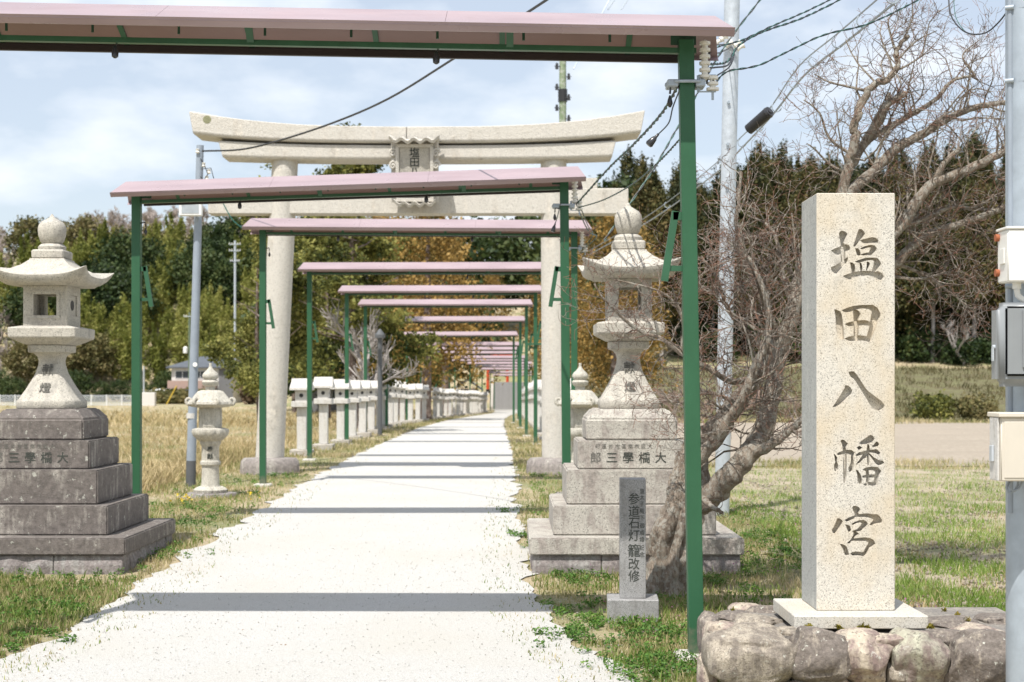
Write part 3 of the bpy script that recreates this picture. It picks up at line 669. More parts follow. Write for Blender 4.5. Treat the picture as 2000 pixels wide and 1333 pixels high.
# hedge in front of houses
o = link('hedge', crown('round', 120, 26, 2.2, 3.4, 0, .3, 500, L_olive), None, (PX(352, 204), 204, gz(-47, 204))); o.scale = (1.6, .4, .8); tag(o, 'low brown-green hedge in front of the two-storey house', 'hedge')
o = link('bush', crown('round', 90, 26, 5.0, 2.4, 0, .3, 501, leafmat('brown_leaves', [(.07, .05, .03), (.12, .08, .05), (.16, .12, .07)], .7, .1)), None, (PX(500, 200), 200, gz(-36, 200))); o.scale = (.9, .9, .9); tag(o, 'rounded brown bush at the right end of the houses', 'bush')
# white fence along the foot of the hill
fn = thing('mesh_fence', (0, 188, 0), 'long white mesh fence along the far edge of the dry field', 'fence')
xa, xb = PX(-60, 188), PX(300, 188); x = xa; xs = []
while x < xb: xs.append(x); x += 2.0
pm = None
for x in xs:
    if pm is None: b = MB(); b.cbox((0, 0, .7), (.09, .09, 1.5)); pm = b.mesh('post', M['white'])
    link('post', pm, fn, (x, 0, gz(x, 188)))
rm_ = None
for a, c in zip(xs, xs[1:]):
    if rm_ is None:
        b = MB()
        for k in range(7): b.cbox((1.0, 0, .12+k*.2), (1.9, .05, .055 if k not in (0, 6) else .09))
        for k in range(9): b.cbox((.1+k*.22, .005, .75), (.03, .03, 1.3))
        rm_ = b.mesh('mesh_panel', plain('fence_mesh_white', (.50, .53, .56), .5))
    link('mesh_panel', rm_, fn, (a, 0, gz(a, 188)))
b = MB(); b.box(-1.3, 1.3, 0, .8, -.1, 1.75); o = b.build('storage_cabinet', M['wall_white'], None, .05, loc=(PX(283, 187), 187, gz(-48, 187))); tag(o, 'white cabinet at the right end of the white fence', 'cabinet')
# leaning yellow board
b = MB(); b.bar((-.9, 0, 0), (.5, 0, 2.6), .35, .1); o = b.build('yellow_stay_cover', plain('yellow_guard', (.6, .42, .05), .5), None, loc=(PX(338, 200), 200, gz(-47, 200))); tag(o, 'slanting yellow stay guard in front of the house', 'guard')
# far utility poles
def farpole(px, Y, ytop, r, mat, label, arms, base=None):
    x = PX(px, Y); g = gz(x, Y); H = PZ(ytop, Y)-g
    t = thing('utility_pole', (x, Y, g), label, 'utility pole')
    b = MB(); b.tube([(0,0,-.3),(0,0,H)], [r*1.3, r], 10); b.build('shaft', mat, t, smooth=True)
    for (h, w) in arms:
        b = MB(); b.cbox((0, -.05-r, H-h), (w, .1, .1)); a = b.build('crossarm', M['steel'], t)
        for s_ in (-1, -.55, .55, 1):
            b = MB(); b.lathe([(.01, 0), (.07, .01), (.05, .09), (.08, .1), (.05, .2), (.01, .21)], 8); b.build('insulator', M['ceramic'], a, loc=(s_*w*.46, -.05-r, H-h+.05))
    return t
farpole(459, 225, 470, .16, M['steel'], 'distant grey utility pole with crossarms in front of the left hill', ((.6, 1.8), (1.6, 1.8), (3.2, 1.5)))
tp = farpole(370, 205, 610, .14, plain('mossy_pole', (.12, .16, .11), .8), 'distant pole with white transformer behind the grey lamp pole', ((.6, 1.6),))
b = MB(); b.lathe([(.02, 0), (.32, .02), (.34, .8), (.1, .95), (.02, 1.0)], 14); b.build('transformer', M['white'], tp, smooth=True, loc=(-.5, -.3, PZ(690, 205)-tp.location.z))
farpole(281, 200, 715, .1, M['steel'], 'slim distant pole beside the second frame post', ())

# green concrete pole rising behind the torii
x = PX(1099, 58); g = gz(x, 58); H = PZ(25, 58)-g
t = thing('utility_pole', (x, 58, g), 'greenish utility pole with black insulators rising behind the torii', 'utility pole')
b = MB(); b.tube([(0,0,-.3),(0,0,H-1.2)], [.2, .14], 12); b.build('shaft', mk_bark('mossy_concrete', (.30, .36, .24), (.16, .22, .12), (.40, .42, .36), .3, 2), t, smooth=True)
b = MB(); b.tube([(0,0,H-1.2),(0,0,H)], [.03, .02], 6); b.build('tip_rod', M['steel'], t)
for k in range(11):
    z = H-2.2-k*.42-(.5 if k > 5 else 0); s_ = 1 if k % 2 else -1
    b = MB(); b.tube([(s_*.1, 0, 0), (s_*.34, 0, .02)], .018, 5)
    if k < 7: b.tube([(s_*.24, 0, -.1), (s_*.24, 0, .14)], [.07, .045], 8)
    b.build('insulator' if k < 7 else 'step_bolt', M['black'], t, loc=(0, -.12, z))
b = MB(); b.tube([(0,0,0),(0,0,.5)], .19, 12); b.build('clamp_band', M['black'], t, loc=(0, 0, H-3.6))

# ------------------------------------------------------------------ far end: stairs, small orange torii, hall
st = thing('stone_stairs', (.1, 158, gz(0, 157)), 'grey stone stairs climbing at the far end of the gravel path', 'stairs')
bm_ = MB(); bm_.box(-2.2, 2.2, 0, .8, -.1, .17); sm_ = bm_.mesh('step', M['grey_granite'])
for k in range(18): link('step', sm_, st, (0, k*.42, k*.17))
for s_ in (-2.4, 2.4):
    b = MB(); b.loft([[(s_-.18, 0, -.2), (s_+.18, 0, -.2), (s_+.18, 0, .35), (s_-.18, 0, .35)], [(s_-.18, 7.6, 2.9), (s_+.18, 7.6, 2.9), (s_+.18, 7.6, 3.5), (s_-.18, 7.6, 3.5)]]); b.build('side_wall', M['row_base'], st)
OR = plain('vermilion_paint', (.62, .07, .02), .5)
t = thing('small_torii', (PX(972, 167), 167, .45), 'small vermilion torii on the stairs at the end of the path', 'torii')
for s_ in (-1.15, 1.15):
    b = MB(); b.tube([(s_, 0, .5), (s_*.96, 0, 4.3)], .17, 12); b.build('pillar', OR, t, smooth=True)
    b = MB(); b.tube([(s_, 0, -.3), (s_, 0, .5)], .22, 12); b.build('pillar_base', M['black'], t, smooth=True)
b = MB(); b.box(-1.7, 1.7, -.15, .15, 4.3, 4.55); b.build('top_beam', OR, t); b = MB(); b.box(-1.45, 1.45, -.08, .08, 3.5, 3.7); b.build('tie_beam', OR, t)
t = thing('shrine_hall', (PX(913, 148), 148, gz(-4, 148)), 'small hall with grey gabled roof beside the far lanterns', 'shrine hall')
b = MB(); b.box(-1.1, 1.1, 0, 2.5, 0, 2.2); b.build('wall', M['wood_dark'], t)
b = MB(); b.prism([(-1.6, 2.0), (0, 3.1), (1.6, 2.0), (1.6, 2.2), (0, 3.32), (-1.6, 2.2)][::-1], -.5, 3); b.build('roof', M['palefoof'], t)
t = thing('lamp_post', (PX(742, 43.5), 43.5, 0), 'slim dark lamp post with flat hood among the left stone lanterns', 'lamp post')
b = MB(); b.tube([(0, 0, -.2), (0, 0, PZ(650, 43.5))], .07, 8); b.build('shaft', M['pole_dark'], t, smooth=True)
b = MB(); b.lathe([(.02, .0), (.16, .02), (.16, .12), (.04, .28), (.01, .3)], 12); b.build('lamp_head', M['pole_dark'], t, loc=(0, 0, PZ(655, 43.5)-.1))

# ------------------------------------------------------------------ text
def text_mesh(body, size, depth, bold=0.0, vertical=False, gap=1.0):
    c = bpy.data.curves.new('t', 'FONT'); c.body = body; c.size = size; c.extrude = depth/2; c.offset = bold; c.align_x = 'CENTER'; c.align_y = 'CENTER'; c.resolution_u = 2
    o = bpy.data.objects.new('t', c); COL.objects.link(o); dg = bpy.context.evaluated_depsgraph_get()
    me = bpy.data.meshes.new_from_object(o.evaluated_get(dg)); bpy.data.objects.remove(o); bpy.data.curves.remove(c)
    xs = [v.co.x for v in me.vertices]; ys = [v.co.y for v in me.vertices]
    if xs:
        cx, cy = (min(xs)+max(xs))/2, (min(ys)+max(ys))/2
        me.transform(Matrix.Translation((-cx, -cy, 0)))
    me.transform(Matrix.Rotation(R(90), 4, 'X')); return me      # now in x,z facing -y
def glyph(ch, x, y, z, size, mat, parent, depth=.004, bold=0, sx=1, slant=0, M4=None, name='carved_character'):
    me = text_mesh(ch, size, depth, bold); me.materials.clear(); me.materials.append(mat)
    sh = Matrix.Identity(4); sh[2][0] = slant; sh[0][0] = sx; me.transform(sh)
    if M4: me.transform(M4)
    return link(name, me, parent, (x, y, z))

# ------------------------------------------------------------------ torii
TY = 24.8; k = TY/F
tor = thing('stone_torii', (0, TY, 0), 'tall pale granite torii gate spanning the path with a carved name plaque', 'torii')
def loc(px, py): return ((px-1000)*k, PZ(py, TY))
for (xb_, xt_, lb) in ((527, 557, 0), (1086, 1081, 1)):
    b = MB(); x0, z0 = loc(xb_, 893); x1, z1 = loc(xt_, 312)
    rings = []
    for i in range(15):
        t = i/14; r_ = lerp(.245, .222, t); cx = lerp(x0, x1, t); z = lerp(z0, z1, t)
        rings.append([(cx+r_*math.cos(a*math.pi/16), r_*math.sin(a*math.pi/16), z) for a in range(32)])
    b.loft(rings); b.build('pillar', M['torii'], tor, smooth=True)
    b = MB(); h0 = .47
    b.lathe([(.50, -.2), (.50, .12), (.485, .22), (.44, .27), (.2, .285)], 40, (x0, 0), lambda a, z: 1+.03*math.cos(4*a)+.02*noise.noise((3*math.cos(a), 3*math.sin(a), z*4)))
    b.build('pillar_base', M['torii_base'], tor, smooth=True)
def beam(name, xs, tops, bots, d0, d1, cutl, rough=True, topslope=.05):
    b = MB(); rings = []
    for i, (px, yt, yb) in enumerate(zip(xs, tops, bots)):
        xt, zt = loc(px, yt); xb2, zb = loc(px, yb)
        e = cutl if i == 0 else (-cutl if i == len(xs)-1 else 0)
        jz = .006*noise.noise((px*.09, 1, 2))
        rings.append([(xb2+e, -d0, zb+.05), (xb2+e, -d0*.82, zb), (xb2+e, d1*.82, zb), (xb2+e, d1, zb+.05), (xt, d1, zt-topslope), (xt, 0, zt+.035+jz), (xt, -d0, zt-topslope*.5+jz)])
    b.loft([r[::-1] for r in rings]); return b.build(name, M['torii'], tor, .012)
import numpy as _np
def cur(px, c, half, a, b_): u = abs((px-c)/half); return a-(a-b_)*u**2.9
def beam_span(name, pa, pb, c, half, ya, yaend, yb, ybend, d, cut0, cut1):
    n = 9; xs = [lerp(pa, pb, i/(n-1)) for i in range(n)]; b = MB(); rings = []
    for i, px in enumerate(xs):
        yt, yb_ = cur(px, c, half, ya, yaend), cur(px, c, half, yb, ybend)
        e = cut0 if i == 0 else (-cut1 if i == n-1 else 0)
        xt, zt = loc(px, yt); zb = PZ(yb_, TY); j = .012*noise.noise((px*.07, 2, 1))
        rings.append([(xt+e, -d+.03, zb), (xt+e, d-.03, zb), (xt+e*.9, d, zb+.04), (xt, d, zt-.06), (xt, 0, zt+.03), (xt, -d, zt-.03+j), (xt+e*.9, -d, zb+.04)])
    b.loft([r for r in rings]); return b.build(name, M['torii'], tor, .01)
beam_span('top_lintel', 378, 796.4, 815, 440, 251, 221, 285, 268, .36, .07, 0)
beam_span('top_lintel', 797.6, 1256, 815, 440, 251, 220, 285, 266, .36, 0, .07)
beam_span('second_lintel', 433, 1201, 815, 385, 286, 277, 317, 312, .29, .07, .07)
b = MB(); xa_, za_ = loc(410, 370); xb_, zb_ = loc(1226, 420); b.box(xa_, xb_, -.17, .17, zb_, za_); b.build('tie_beam', M['torii'], tor, .015)
for (pa, pb, pc) in ((497, 518, 0), (583, 603, 0), (1040, 1055, 0), (1108, 1166, 0)):
    b = MB(); xa_, z1 = loc(pa, 349); xb_, z0 = loc(pb, 369.5); b.box(xa_, xb_, -.11, .11, z0, z1); b.build('wedge', M['torii'], tor, .01)
for (px_, py_, r_) in ((413, 241, .075),):
    q = loc(px_, py_); b = MB(); b.tube([(q[0], -.363, q[1]), (q[0], -.358, q[1])], [r_*.9, r_], 14); b.build('lichen_patch', plain('lichen_grey_green', (.22, .22, .13), .95, 0, .3, 30), tor)
# plaque
pl = thing('name_plaque', (loc(814, 400)[0], TY-.47, PZ(402, TY)), 'carved stone name plaque with scrolled frame at the centre of the torii', 'plaque')
pl.rotation_euler = (R(7), 0, 0)
b = MB(); b.box(-.40, .40, .02, .16, 0, 1.06); b.build('back_slab', M['torii'], pl, .01)
b = MB(); b.box(-.255, .255, -.015, .018, .10, .92); b.build('panel', M['lantern_light'], pl, .005)
for s_ in (-1, 1):
    b = MB(); b.box(s_*.29-.03, s_*.29+.03, -.05, .018, .06, .96); b.build('frame_bar', M['torii'], pl, .008)
    for q in range(4):
        z = .2+q*.21; pts = [(s_*.365+.07*(1-t_/14)*math.cos(t_*.75), -.02, z+.08*(1-t_/14)*math.sin(t_*.75)) for t_ in range(14)]
        b = MB(); b.tube(pts, .022, 6); b.build('scroll', M['torii'], pl, smooth=True)
for z, hh in ((.95, .06), (.04, .05)):
    b = MB(); b.box(-.32, .32, -.05, .018, z-.03, z+.03); b.build('frame_bar', M['torii'], pl, .008)
for (z, d_, w_) in ((1.03, .17, .42), (-.03, .13, .35)):
    rings = []
    for i in range(33):
        u = -1+2*i/32; zz = z+.028*math.cos(u*3.14*4)+.03*abs(u)**3
        rings.append([(u*w_, .17, zz-.03), (u*w_, -d_, zz-.03), (u*w_, -d_-.02, zz+.02), (u*w_, .17, zz+.05)])
    b = MB(); b.loft(rings); b.build('wavy_ledge', M['torii'], pl, smooth=True)
for i, ch in enumerate('塩田八幡宮'): glyph(ch, 0, -.018, .84-i*.168, .175, M['inscription'], pl, .006, .002)

# ------------------------------------------------------------------ canopy frames over the path
def frame(idx, Y, xl, xr, zl, zr, label, detail=2, posts=None):
    """xl,xr roof ends (m); zl,zr eave underside heights at the ends"""
    cx = (xl+xr)/2; hw = (xr-xl)/2; g = gz(cx, Y)
    t = thing('roofed_frame', (cx, Y, g), label, 'canopy frame', 'mauve-roofed green frames over the path')
    def ez(x): return lerp(zl, zr, (x+hw)/(2*hw))-g
    ov = .19 if idx != 2 else .25
    for s_ in (-1, 1):
        px_ = s_*(hw-ov); gp = gz(cx+px_, Y)-g; zt = ez(px_)+.05
        lean = (-.065 if s_ > 0 and idx == 0 else -.03 if s_ > 0 and idx == 1 else 0)
        b = MB(); w = .047
        b.loft([[(px_-w, -w, gp+.04), (px_+w, -w, gp+.04), (px_+w, w, gp+.04), (px_-w, w, gp+.04)], [(px_-w+lean, -w, zt), (px_+w+lean, -w, zt), (px_+w+lean, w, zt), (px_-w+lean, w, zt)]])
        p = b.build('post', M['post'], t, .004)
        b = MB(); b.sq([(.13, gp-.2), (.13, gp+.03), (.11, gp+.045)], (px_, 0)); b.build('footing', M['concrete'], t, .01)
        if detail > 0:     # flag bracket on the inner side
            b = MB(); q = -s_; xi = px_+q*w+lean*.6; z1 = gp+2.80; z0 = gp+2.44
            b.cbox((xi+q*.03, 0, z1), (.06, .05, .05)); b.cbox((xi+q*.05, 0, z0+.03), (.11, .03, .035))
            b.bar((xi+q*.045, -.01, z1+.03), (xi+q*.115, -.01, z0-.05), .03, .045); b.build('flag_bracket', M['green'], p)
        if detail > 1:
            b = MB(); xi = px_-s_*w+lean; b.tube([(xi, -.02, zt-.30), (xi-s_*.05, -.02, zt-.29), (xi-s_*.055, -.02, zt-.34)], .008, 5)
            b.lathe([(.005, zt-.35), (.015, zt-.38), (.019, zt-.40), (.008, zt-.425)], 10, (xi-s_*.055, -.02)); b.build('hook_lamp', M['bulb'], t)
    # roof sheets: front and back slope in three sheets each
    e = .37; rz_ = .17; th = .012; n = 3 if detail > 0 else 1; ft = .04
    for side in (-1, 1):
        for j in range(n):
            a, c = -hw+2*hw*j/n+(.002 if j else 0), -hw+2*hw*(j+1)/n; rings = []
            for x in (a, c):
                z = ez(x)+ft; ins = .07*(1 if x <= -hw+.001 else (-1 if x >= hw-.001 else 0))
                pr = [(x+ins, side*.002, z+rz_), (x, side*e, z), (x, side*e, z-th), (x+ins, side*.002, z+rz_-th)]
                rings.append(pr if side < 0 else pr[::-1])
            b = MB(); b.loft(rings); b.build('roof_sheet', M['roof'], t)
        b = MB(); y = side*(e-.001); y0, y1 = (y-.012, y-.002) if side < 0 else (y+.002, y+.012)
        zl_, zr_ = ez(-hw), ez(hw)
        b.add([(-hw, y0-side*.048, zl_), (hw, y0-side*.048, zr_), (hw, y1-side*.048, zr_), (-hw, y1-side*.048, zl_), (-hw, y0, zl_+ft+.003), (hw, y0, zr_+ft+.003), (hw, y1, zr_+ft+.003), (-hw, y1, zl_+ft+.003)],
              [(3,2,1,0),(4,5,6,7),(0,1,5,4),(1,2,6,5),(2,3,7,6),(3,0,4,7)])
        b.build('fascia', M['roof'], t)
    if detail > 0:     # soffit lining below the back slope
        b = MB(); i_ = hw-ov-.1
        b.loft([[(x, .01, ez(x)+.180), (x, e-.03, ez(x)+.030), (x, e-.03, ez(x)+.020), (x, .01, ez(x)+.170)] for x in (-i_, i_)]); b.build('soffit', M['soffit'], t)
    # rail beam, and a strip of painted shade at the back eave
    def long(name, y, z, w, h, mat):
        b = MB(); i_ = hw-ov
        b.loft([[(x, y-w/2, ez(x)+z-h/2), (x, y+w/2, ez(x)+z-h/2), (x, y+w/2, ez(x)+z+h/2), (x, y-w/2, ez(x)+z+h/2)] for x in (-i_, i_)]); return b.build(name, mat, t)
    long('rail', 0, -.018, .045, .034, M['green'])
    long('eave_shade_strip', .31, .0, .03, .045, M['eave_shade'])  # dark strip added as painted shade inside the back fascia
    if detail > 0:
        n = 8; m1 = None
        for j in range(1, n+1):
            x = -hw+ov+(2*hw-2*ov)*j/(n+1)
            b = MB(); b.tube([(x, 0, ez(x)+.03), (x, 0, ez(x)+.19)], .009, 6); b.build('hanger_rod', M['dark_green'], t)
        for j in range(6):
            x = -hw+ov+(2*hw-2*ov)*(j+.5)/6; z = ez(x)
            b = MB(); b.bar((x, -e+.03, z+.025), (x, 0, z+.175), .035, .03); b.bar((x, 0, z+.175), (x, e-.03, z+.025), .035, .03); b.build('rafter', M['green'], t)
            if j in (2, 4):
                b = MB(); b.bar((x+.05, -.12, z+.10), (x+.05, -.03, z-.02), .045, .01); b.build('strap', M['green'], t)
        for s_ in (-1, 1):
            x = s_*(hw-ov-.08); b = MB(); b.cbox((x, .0, ez(x)+.07), (.16, .006, .10)); b.build('gusset', M['dark_green'], t)
    for xo in ((-1.37, .66) if detail > 0 else ()):
        x = xo+.15; b = MB(); z = ez(x)-.02
        b.tube([(x, 0, z), (x+.012, 0, z-.02), (x, 0, z-.035)], .005, 5)
        b.lathe([(.008, z-.11), (.021, z-.10), (.023, z-.07), (.012, z-.035), (.006, z-.03)], 12, (x, 0)); b.build('bulb_socket', M['bulb'], t, smooth=True)
    return t, ez
def eave(py, Y): return CAMZ+(750-py)*(Y-.37)/F
frs = [(9.06, -3.93, PX(1424, 8.8)+.02, eave(40, 9.06)+.012, eave(68, 9.06)),
       (15.6, PX(218, 15.3), PX(1144, 15.3), eave(384, 15.6), eave(353, 15.6)),
       (21.7, PX(474, 21.4), PX(1156, 21.4), eave(448, 21.7), eave(452, 21.7)),
       (29.0, PX(582, 28.7), PX(1084, 28.7), eave(530, 29), eave(529, 29)),
       (36.4, PX(660, 36.1), PX(1061, 36.1), eave(572, 36.4), eave(571, 36.4)),
       (42.4, PX(699, 42.1), PX(1041, 42.1), eave(597, 42.4), eave(597, 42.4)),
       (50.0, PX(743, 49.7), PX(1027, 49.7), eave(629, 50), eave(628, 50)),
       (61.5, PX(785, 61.2), PX(1012, 61.2), eave(657, 61.5), eave(656, 61.5))]
for Y, cx in ((71, -2.1), (77, -2.0), (83, -2.0), (92, -1.6), (98, -1.5), (106, -.9), (115, -.6), (125, -.4), (140, .1), (155, .3)):
    w = 2.6 if Y < 100 else 2.4; z = gz(cx, Y)+3.68; frs.append((Y, cx-w, cx+w, z, z))
FR = []
for i, (Y, xl, xr, zl, zr) in enumerate(frs):
    lab = 'green frame with a mauve metal roof over the path, %s from the camera' % (ORD[i] if i else 'the one nearest')
    if i == 0: lab = 'large mauve-roofed green frame across the top of the photo, beside the inscribed monument'
    FR.append(frame(i, Y, xl, xr, zl, zr, lab, 2 if i < 3 else (1 if i < 7 else 0)))
# short green crossbar between right posts (seen by the torii)
b = MB(); zc_ = PZ(672, 36.4); b.bar((PX(1026, 36.4), 36.32, zc_), (PX(1066, 36.4), 36.32, zc_), .04, .05); me_ = b.mesh('crossbar', M['green']); t5 = FR[4][0]; me_.transform(Matrix.Translation(-t5.location)); link('crossbar', me_, t5)
# insulators on the right posts of the first three frames
def clamp_set(fi, big=True):
    t, ez = FR[fi]; Y, xl, xr, zl, zr = frs[fi]; hw = (xr-xl)/2; px_ = hw-(.19+.062 if fi == 0 else .19+.03 if fi == 1 else .25); z = ez(hw)-.225
    b = MB(); b.tube([(px_-.06-.06*math.cos(a), -.06*math.sin(a)*0-.0+.075*math.sin(a), z) for a in (0, .7, 1.57)], .02, 6)
    b.cbox((px_-.09, 0, z), (.07, .13, .045)); b.cbox((px_+.085, 0, z), (.06, .13, .045)); b.cbox((px_, -.075, z+.008), (.17, .012, .02)); b.cbox((px_, .075, z+.008), (.17, .012, .02))
    b.build('clamp', M['bluesteel'], t, .008)
    # stack of porcelain spools under the roof end
    b = MB(); x = px_+.115; z1 = z+.27
    pr = []
    for q in range(6):
        zz = z1-q*.042; pr += [(.020, zz), (.035, zz-.005), (.035, zz-.022), (.020, zz-.027)]
    b.lathe([(.003, z1+.01)]+pr+[(.003, z1-.26)], 18, (x, -.02)); b.build('spool_insulator', M['ceramic'], t, smooth=50)
    b = MB(); b.lathe([(.003, z+.05), (.034, z+.048), (.034, z+.03), (.018, z+.026), (.018, z+.015), (.036, z+.01), (.036, z-.005), (.02, z-.01), (.02, z-.02), (.04, z-.025), (.04, z-.04), (.003, z-.045)], 18, (x+.05, -.02)); b.build('spool_insulator', M['ceramic'], t, smooth=50)
    b = MB(); b.bar((x-.04, -.02, z+.055), (x+.07, -.02, z+.055), .02, .006); b.bar((x-.04, -.02, z-.048), (x+.07, -.02, z-.048), .02, .006); b.bar((x-.04, -.02, z+.055), (x-.04, -.02, z-.048), .02, .006); b.tube([(x+.05, -.02, z-.05), (x+.05, -.02, z-.10)], .008, 6)
    b.build('insulator_bracket', M['bluesteel'], t)
    return Vector((t.location.x+x, Y-.02, t.location.z+z))
A1 = clamp_set(0); A2 = clamp_set(1); A3 = clamp_set(2)

# ------------------------------------------------------------------ large stone lanterns
def big_lantern(xc, yc, gzv, label, tier_m, body_m, base_m, up=1):
    t = thing('stone_lantern', (xc, yc, 0), label, 'stone lantern', 'large stepped stone lanterns at the path entrance')
    # foundation of rough blocks
    n = 3
    for side in range(4):
        for j in range(n):
            a, c = -.90+1.8*j/n, -.90+1.8*(j+1)/n-.006
            if side % 2 and j in (0,): a += .24
            if side % 2 and j == n-1: c -= .24
            b = MB()
            seg = 5; rings = []
            for q in range(seg+1):
                x = lerp(a, c, q/seg)
                dd = [.02*noise.noise((x*9, side*3.1, z_*9)) for z_ in (0, 1, 2)]
                rings.append([(x, -.90-dd[0], gzv-.2), (x, -.66, gzv-.2), (x, -.66, .074), (x, -.885-dd[2], .074), (x, -.905-dd[1], (gzv+.074)/2)])
            b.loft([r[::-1] for r in rings])
            me = b.mesh('foundation_stone', M['rough_stone'], .006); me.transform(Matrix.Rotation(side*math.pi/2, 4, 'Z')); link('foundation_stone', me, t)
    def tier(name, prof, mat, bev=.012):
        b = MB(); b.sq(prof); return b.build(name, mat, t, bev, seg=2)
    tier('base_step', [(.925, .076), (.925, .225)], tier_m if base_m is None else base_m)
    tier('base_step', [(.714, .227), (.714, .484)], tier_m); tier('base_step', [(.59, .486), (.59, .79)], tier_m)
    insc = tier('inscribed_step', [(.486, .792), (.486, 1.045)], tier_m)
    tier('base_step', [(.409, 1.047), (.409, 1.235), (.33, 1.325)], tier_m, .015)
    # flared shaft
    pr = [(.268, 1.327), (.268, 1.40), (.25, 1.42), (.205, 1.50), (.16, 1.59), (.125, 1.67), (.105, 1.75), (.102, 1.79), (.112, 1.83), (.14, 1.862), (.182, 1.872), (.184, 1.94)]
    b = MB(); ch = []
    for h, z in pr:     # chamfered square section
        c_ = h*.28; ch.append([(-h+c_, -h, z), (h-c_, -h, z), (h, -h+c_, z), (h, h-c_, z), (h-c_, h, z), (-h+c_, h, z), (-h, h-c_, z), (-h, -h+c_, z)])
    b.loft(ch); shaft = b.build('shaft', body_m, t, .006, smooth=35)
    b = MB(); b.sq([(.175, 1.942), (.20, 1.95), (.305, 2.01), (.308, 2.105), (.215, 2.125)]); b.build('platform', body_m, t, .008)
    # fire box with square openings
    h, z0, z1, o_ = .20, 2.127, 2.51, .105; za, zb = 2.225, 2.43
    b = MB()
    b.box(-h, h, -h, h, z0, za); b.box(-h, h, -h, h, zb, z1)
    for sx_ in (-1, 1):
        for sy_ in (-1, 1):
            b.box(min(sx_*h, sx_*o_), max(sx_*h, sx_*o_), min(sy_*h, sy_*o_), max(sy_*h, sy_*o_), za+.0005, zb-.0005)
    fb = b.build('fire_box', body_m, t)
    for s_ in (-1, 1):   # side walls with a round hole frame; ledge round the opening
        b = MB(); b.box(min(s_*.145, s_*.185), max(s_*.145, s_*.185), -o_+.001, o_-.001, za+.001, zb-.001); w_ = b.build('side_wall', body_m, t)
        b = MB(); b.tube([(s_*.184, 0, 2.33), (s_*.188, 0, 2.33)], .05, 16); b.build('round_hole', M['black'], w_)
    b = MB(); q = .135
    for (xa, xb2, za2, zb2) in ((-q, q, za-.03, za), (-q, q, zb, zb+.03), (-q, -q+.03, za, zb), (q-.03, q, za, zb)):
        b.box(xa, xb2, -h-.008, -h-.0005, za2+.0004, zb2-.0004)
    b.build('opening_trim', body_m, t)
    # roof with curled corners
    b = MB(); N = 12; rings = []
    def ring(hw_, z, lift, out=0):
        rr = []
        for side in range(4):
            for i in range(N):
                u = -1+2*i/N; l_ = lift*abs(u)**3.2; w_ = hw_+out*abs(u)**4
                p = Vector((u*w_, -w_, z+l_)); p.rotate(Matrix.Rotation(side*math.pi/2, 3, 'Z')); rr.append(p)
        return rr
    rings = [ring(.20, 2.512, 0), ring(.30, 2.515, .0), ring(.375, 2.525, .055), ring(.405, 2.545, .075, .012), ring(.415, 2.60, .085, .035), ring(.37, 2.625, .05), ring(.29, 2.66, .012), ring(.215, 2.715, 0), ring(.16, 2.765, 0), ring(.155, 2.78, 0)]
    b.loft(rings); b.build('roof', body_m, t, 0, smooth=50)
    b = MB(); b.sq([(.145, 2.782), (.148, 2.86), (.13, 2.868)]); b.build('finial_base', body_m, t, .01)
    b = MB(); b.lathe([(.125, 2.87), (.128, 2.90), (.105, 2.925), (.09, 2.93)], 24, mod=lambda a, z: 1+.03*math.cos(8*a)); b.build('lotus_collar', body_m, t, smooth=True)
    b = MB(); b.lathe([(.085, 2.932), (.105, 2.955), (.122, 3.01), (.128, 3.07), (.122, 3.11), (.098, 3.145), (.055, 3.17), (.025, 3.19), (.006, 3.225)], 28); b.build('finial', body_m, t, smooth=True)
    # inscriptions
    for i, ch_ in enumerate('郎三學橋大'): glyph(ch_, -.33+i*.145, -.487, .895, .105, M['inscription_faint'] if body_m is not M['lantern_light'] or i == 0 else M['inscription'], insc, .003, .0012)
    for i, ch_ in enumerate('町區井市區南市阪大'): glyph(ch_, -.31+i*.058, -.487, .995, .045, M['inscription_faint'], insc, .002)
    glyph('献', 0, -.128, 1.71, .105, M['inscription_faint'], shaft, .004, .001, M4=Matrix.Rotation(R(-24), 4, 'X'))
    glyph('燈', 0, -.20, 1.53, .105, M['inscription_faint'], shaft, .004, .001, M4=Matrix.Rotation(R(-28), 4, 'X'))
    if up != 1:
        for o in [q for q in bpy.data.objects if q.parent == t or (q.parent and q.parent.parent == t)]:
            zs = [v.co.z for v in o.data.vertices]
            if o.location.z == 0 and min(zs) > 1.32:
                for v in o.data.vertices: v.co.z = 1.327+(v.co.z-1.327)*up
            elif o.location.z > 1.32: o.location.z = 1.327+(o.location.z-1.327)*up
    return t
big_lantern(1.074, 13.25, -.10, 'big stone lantern on pale steps behind the bare tree, right of the path', M['lantern_tier'], M['lantern_light'], None)
big_lantern(-4.25, 13.25, -.10, 'big stone lantern on dark stained steps at the left edge of the photo', M['lantern_dark'], M['lantern_light'], None, .945)

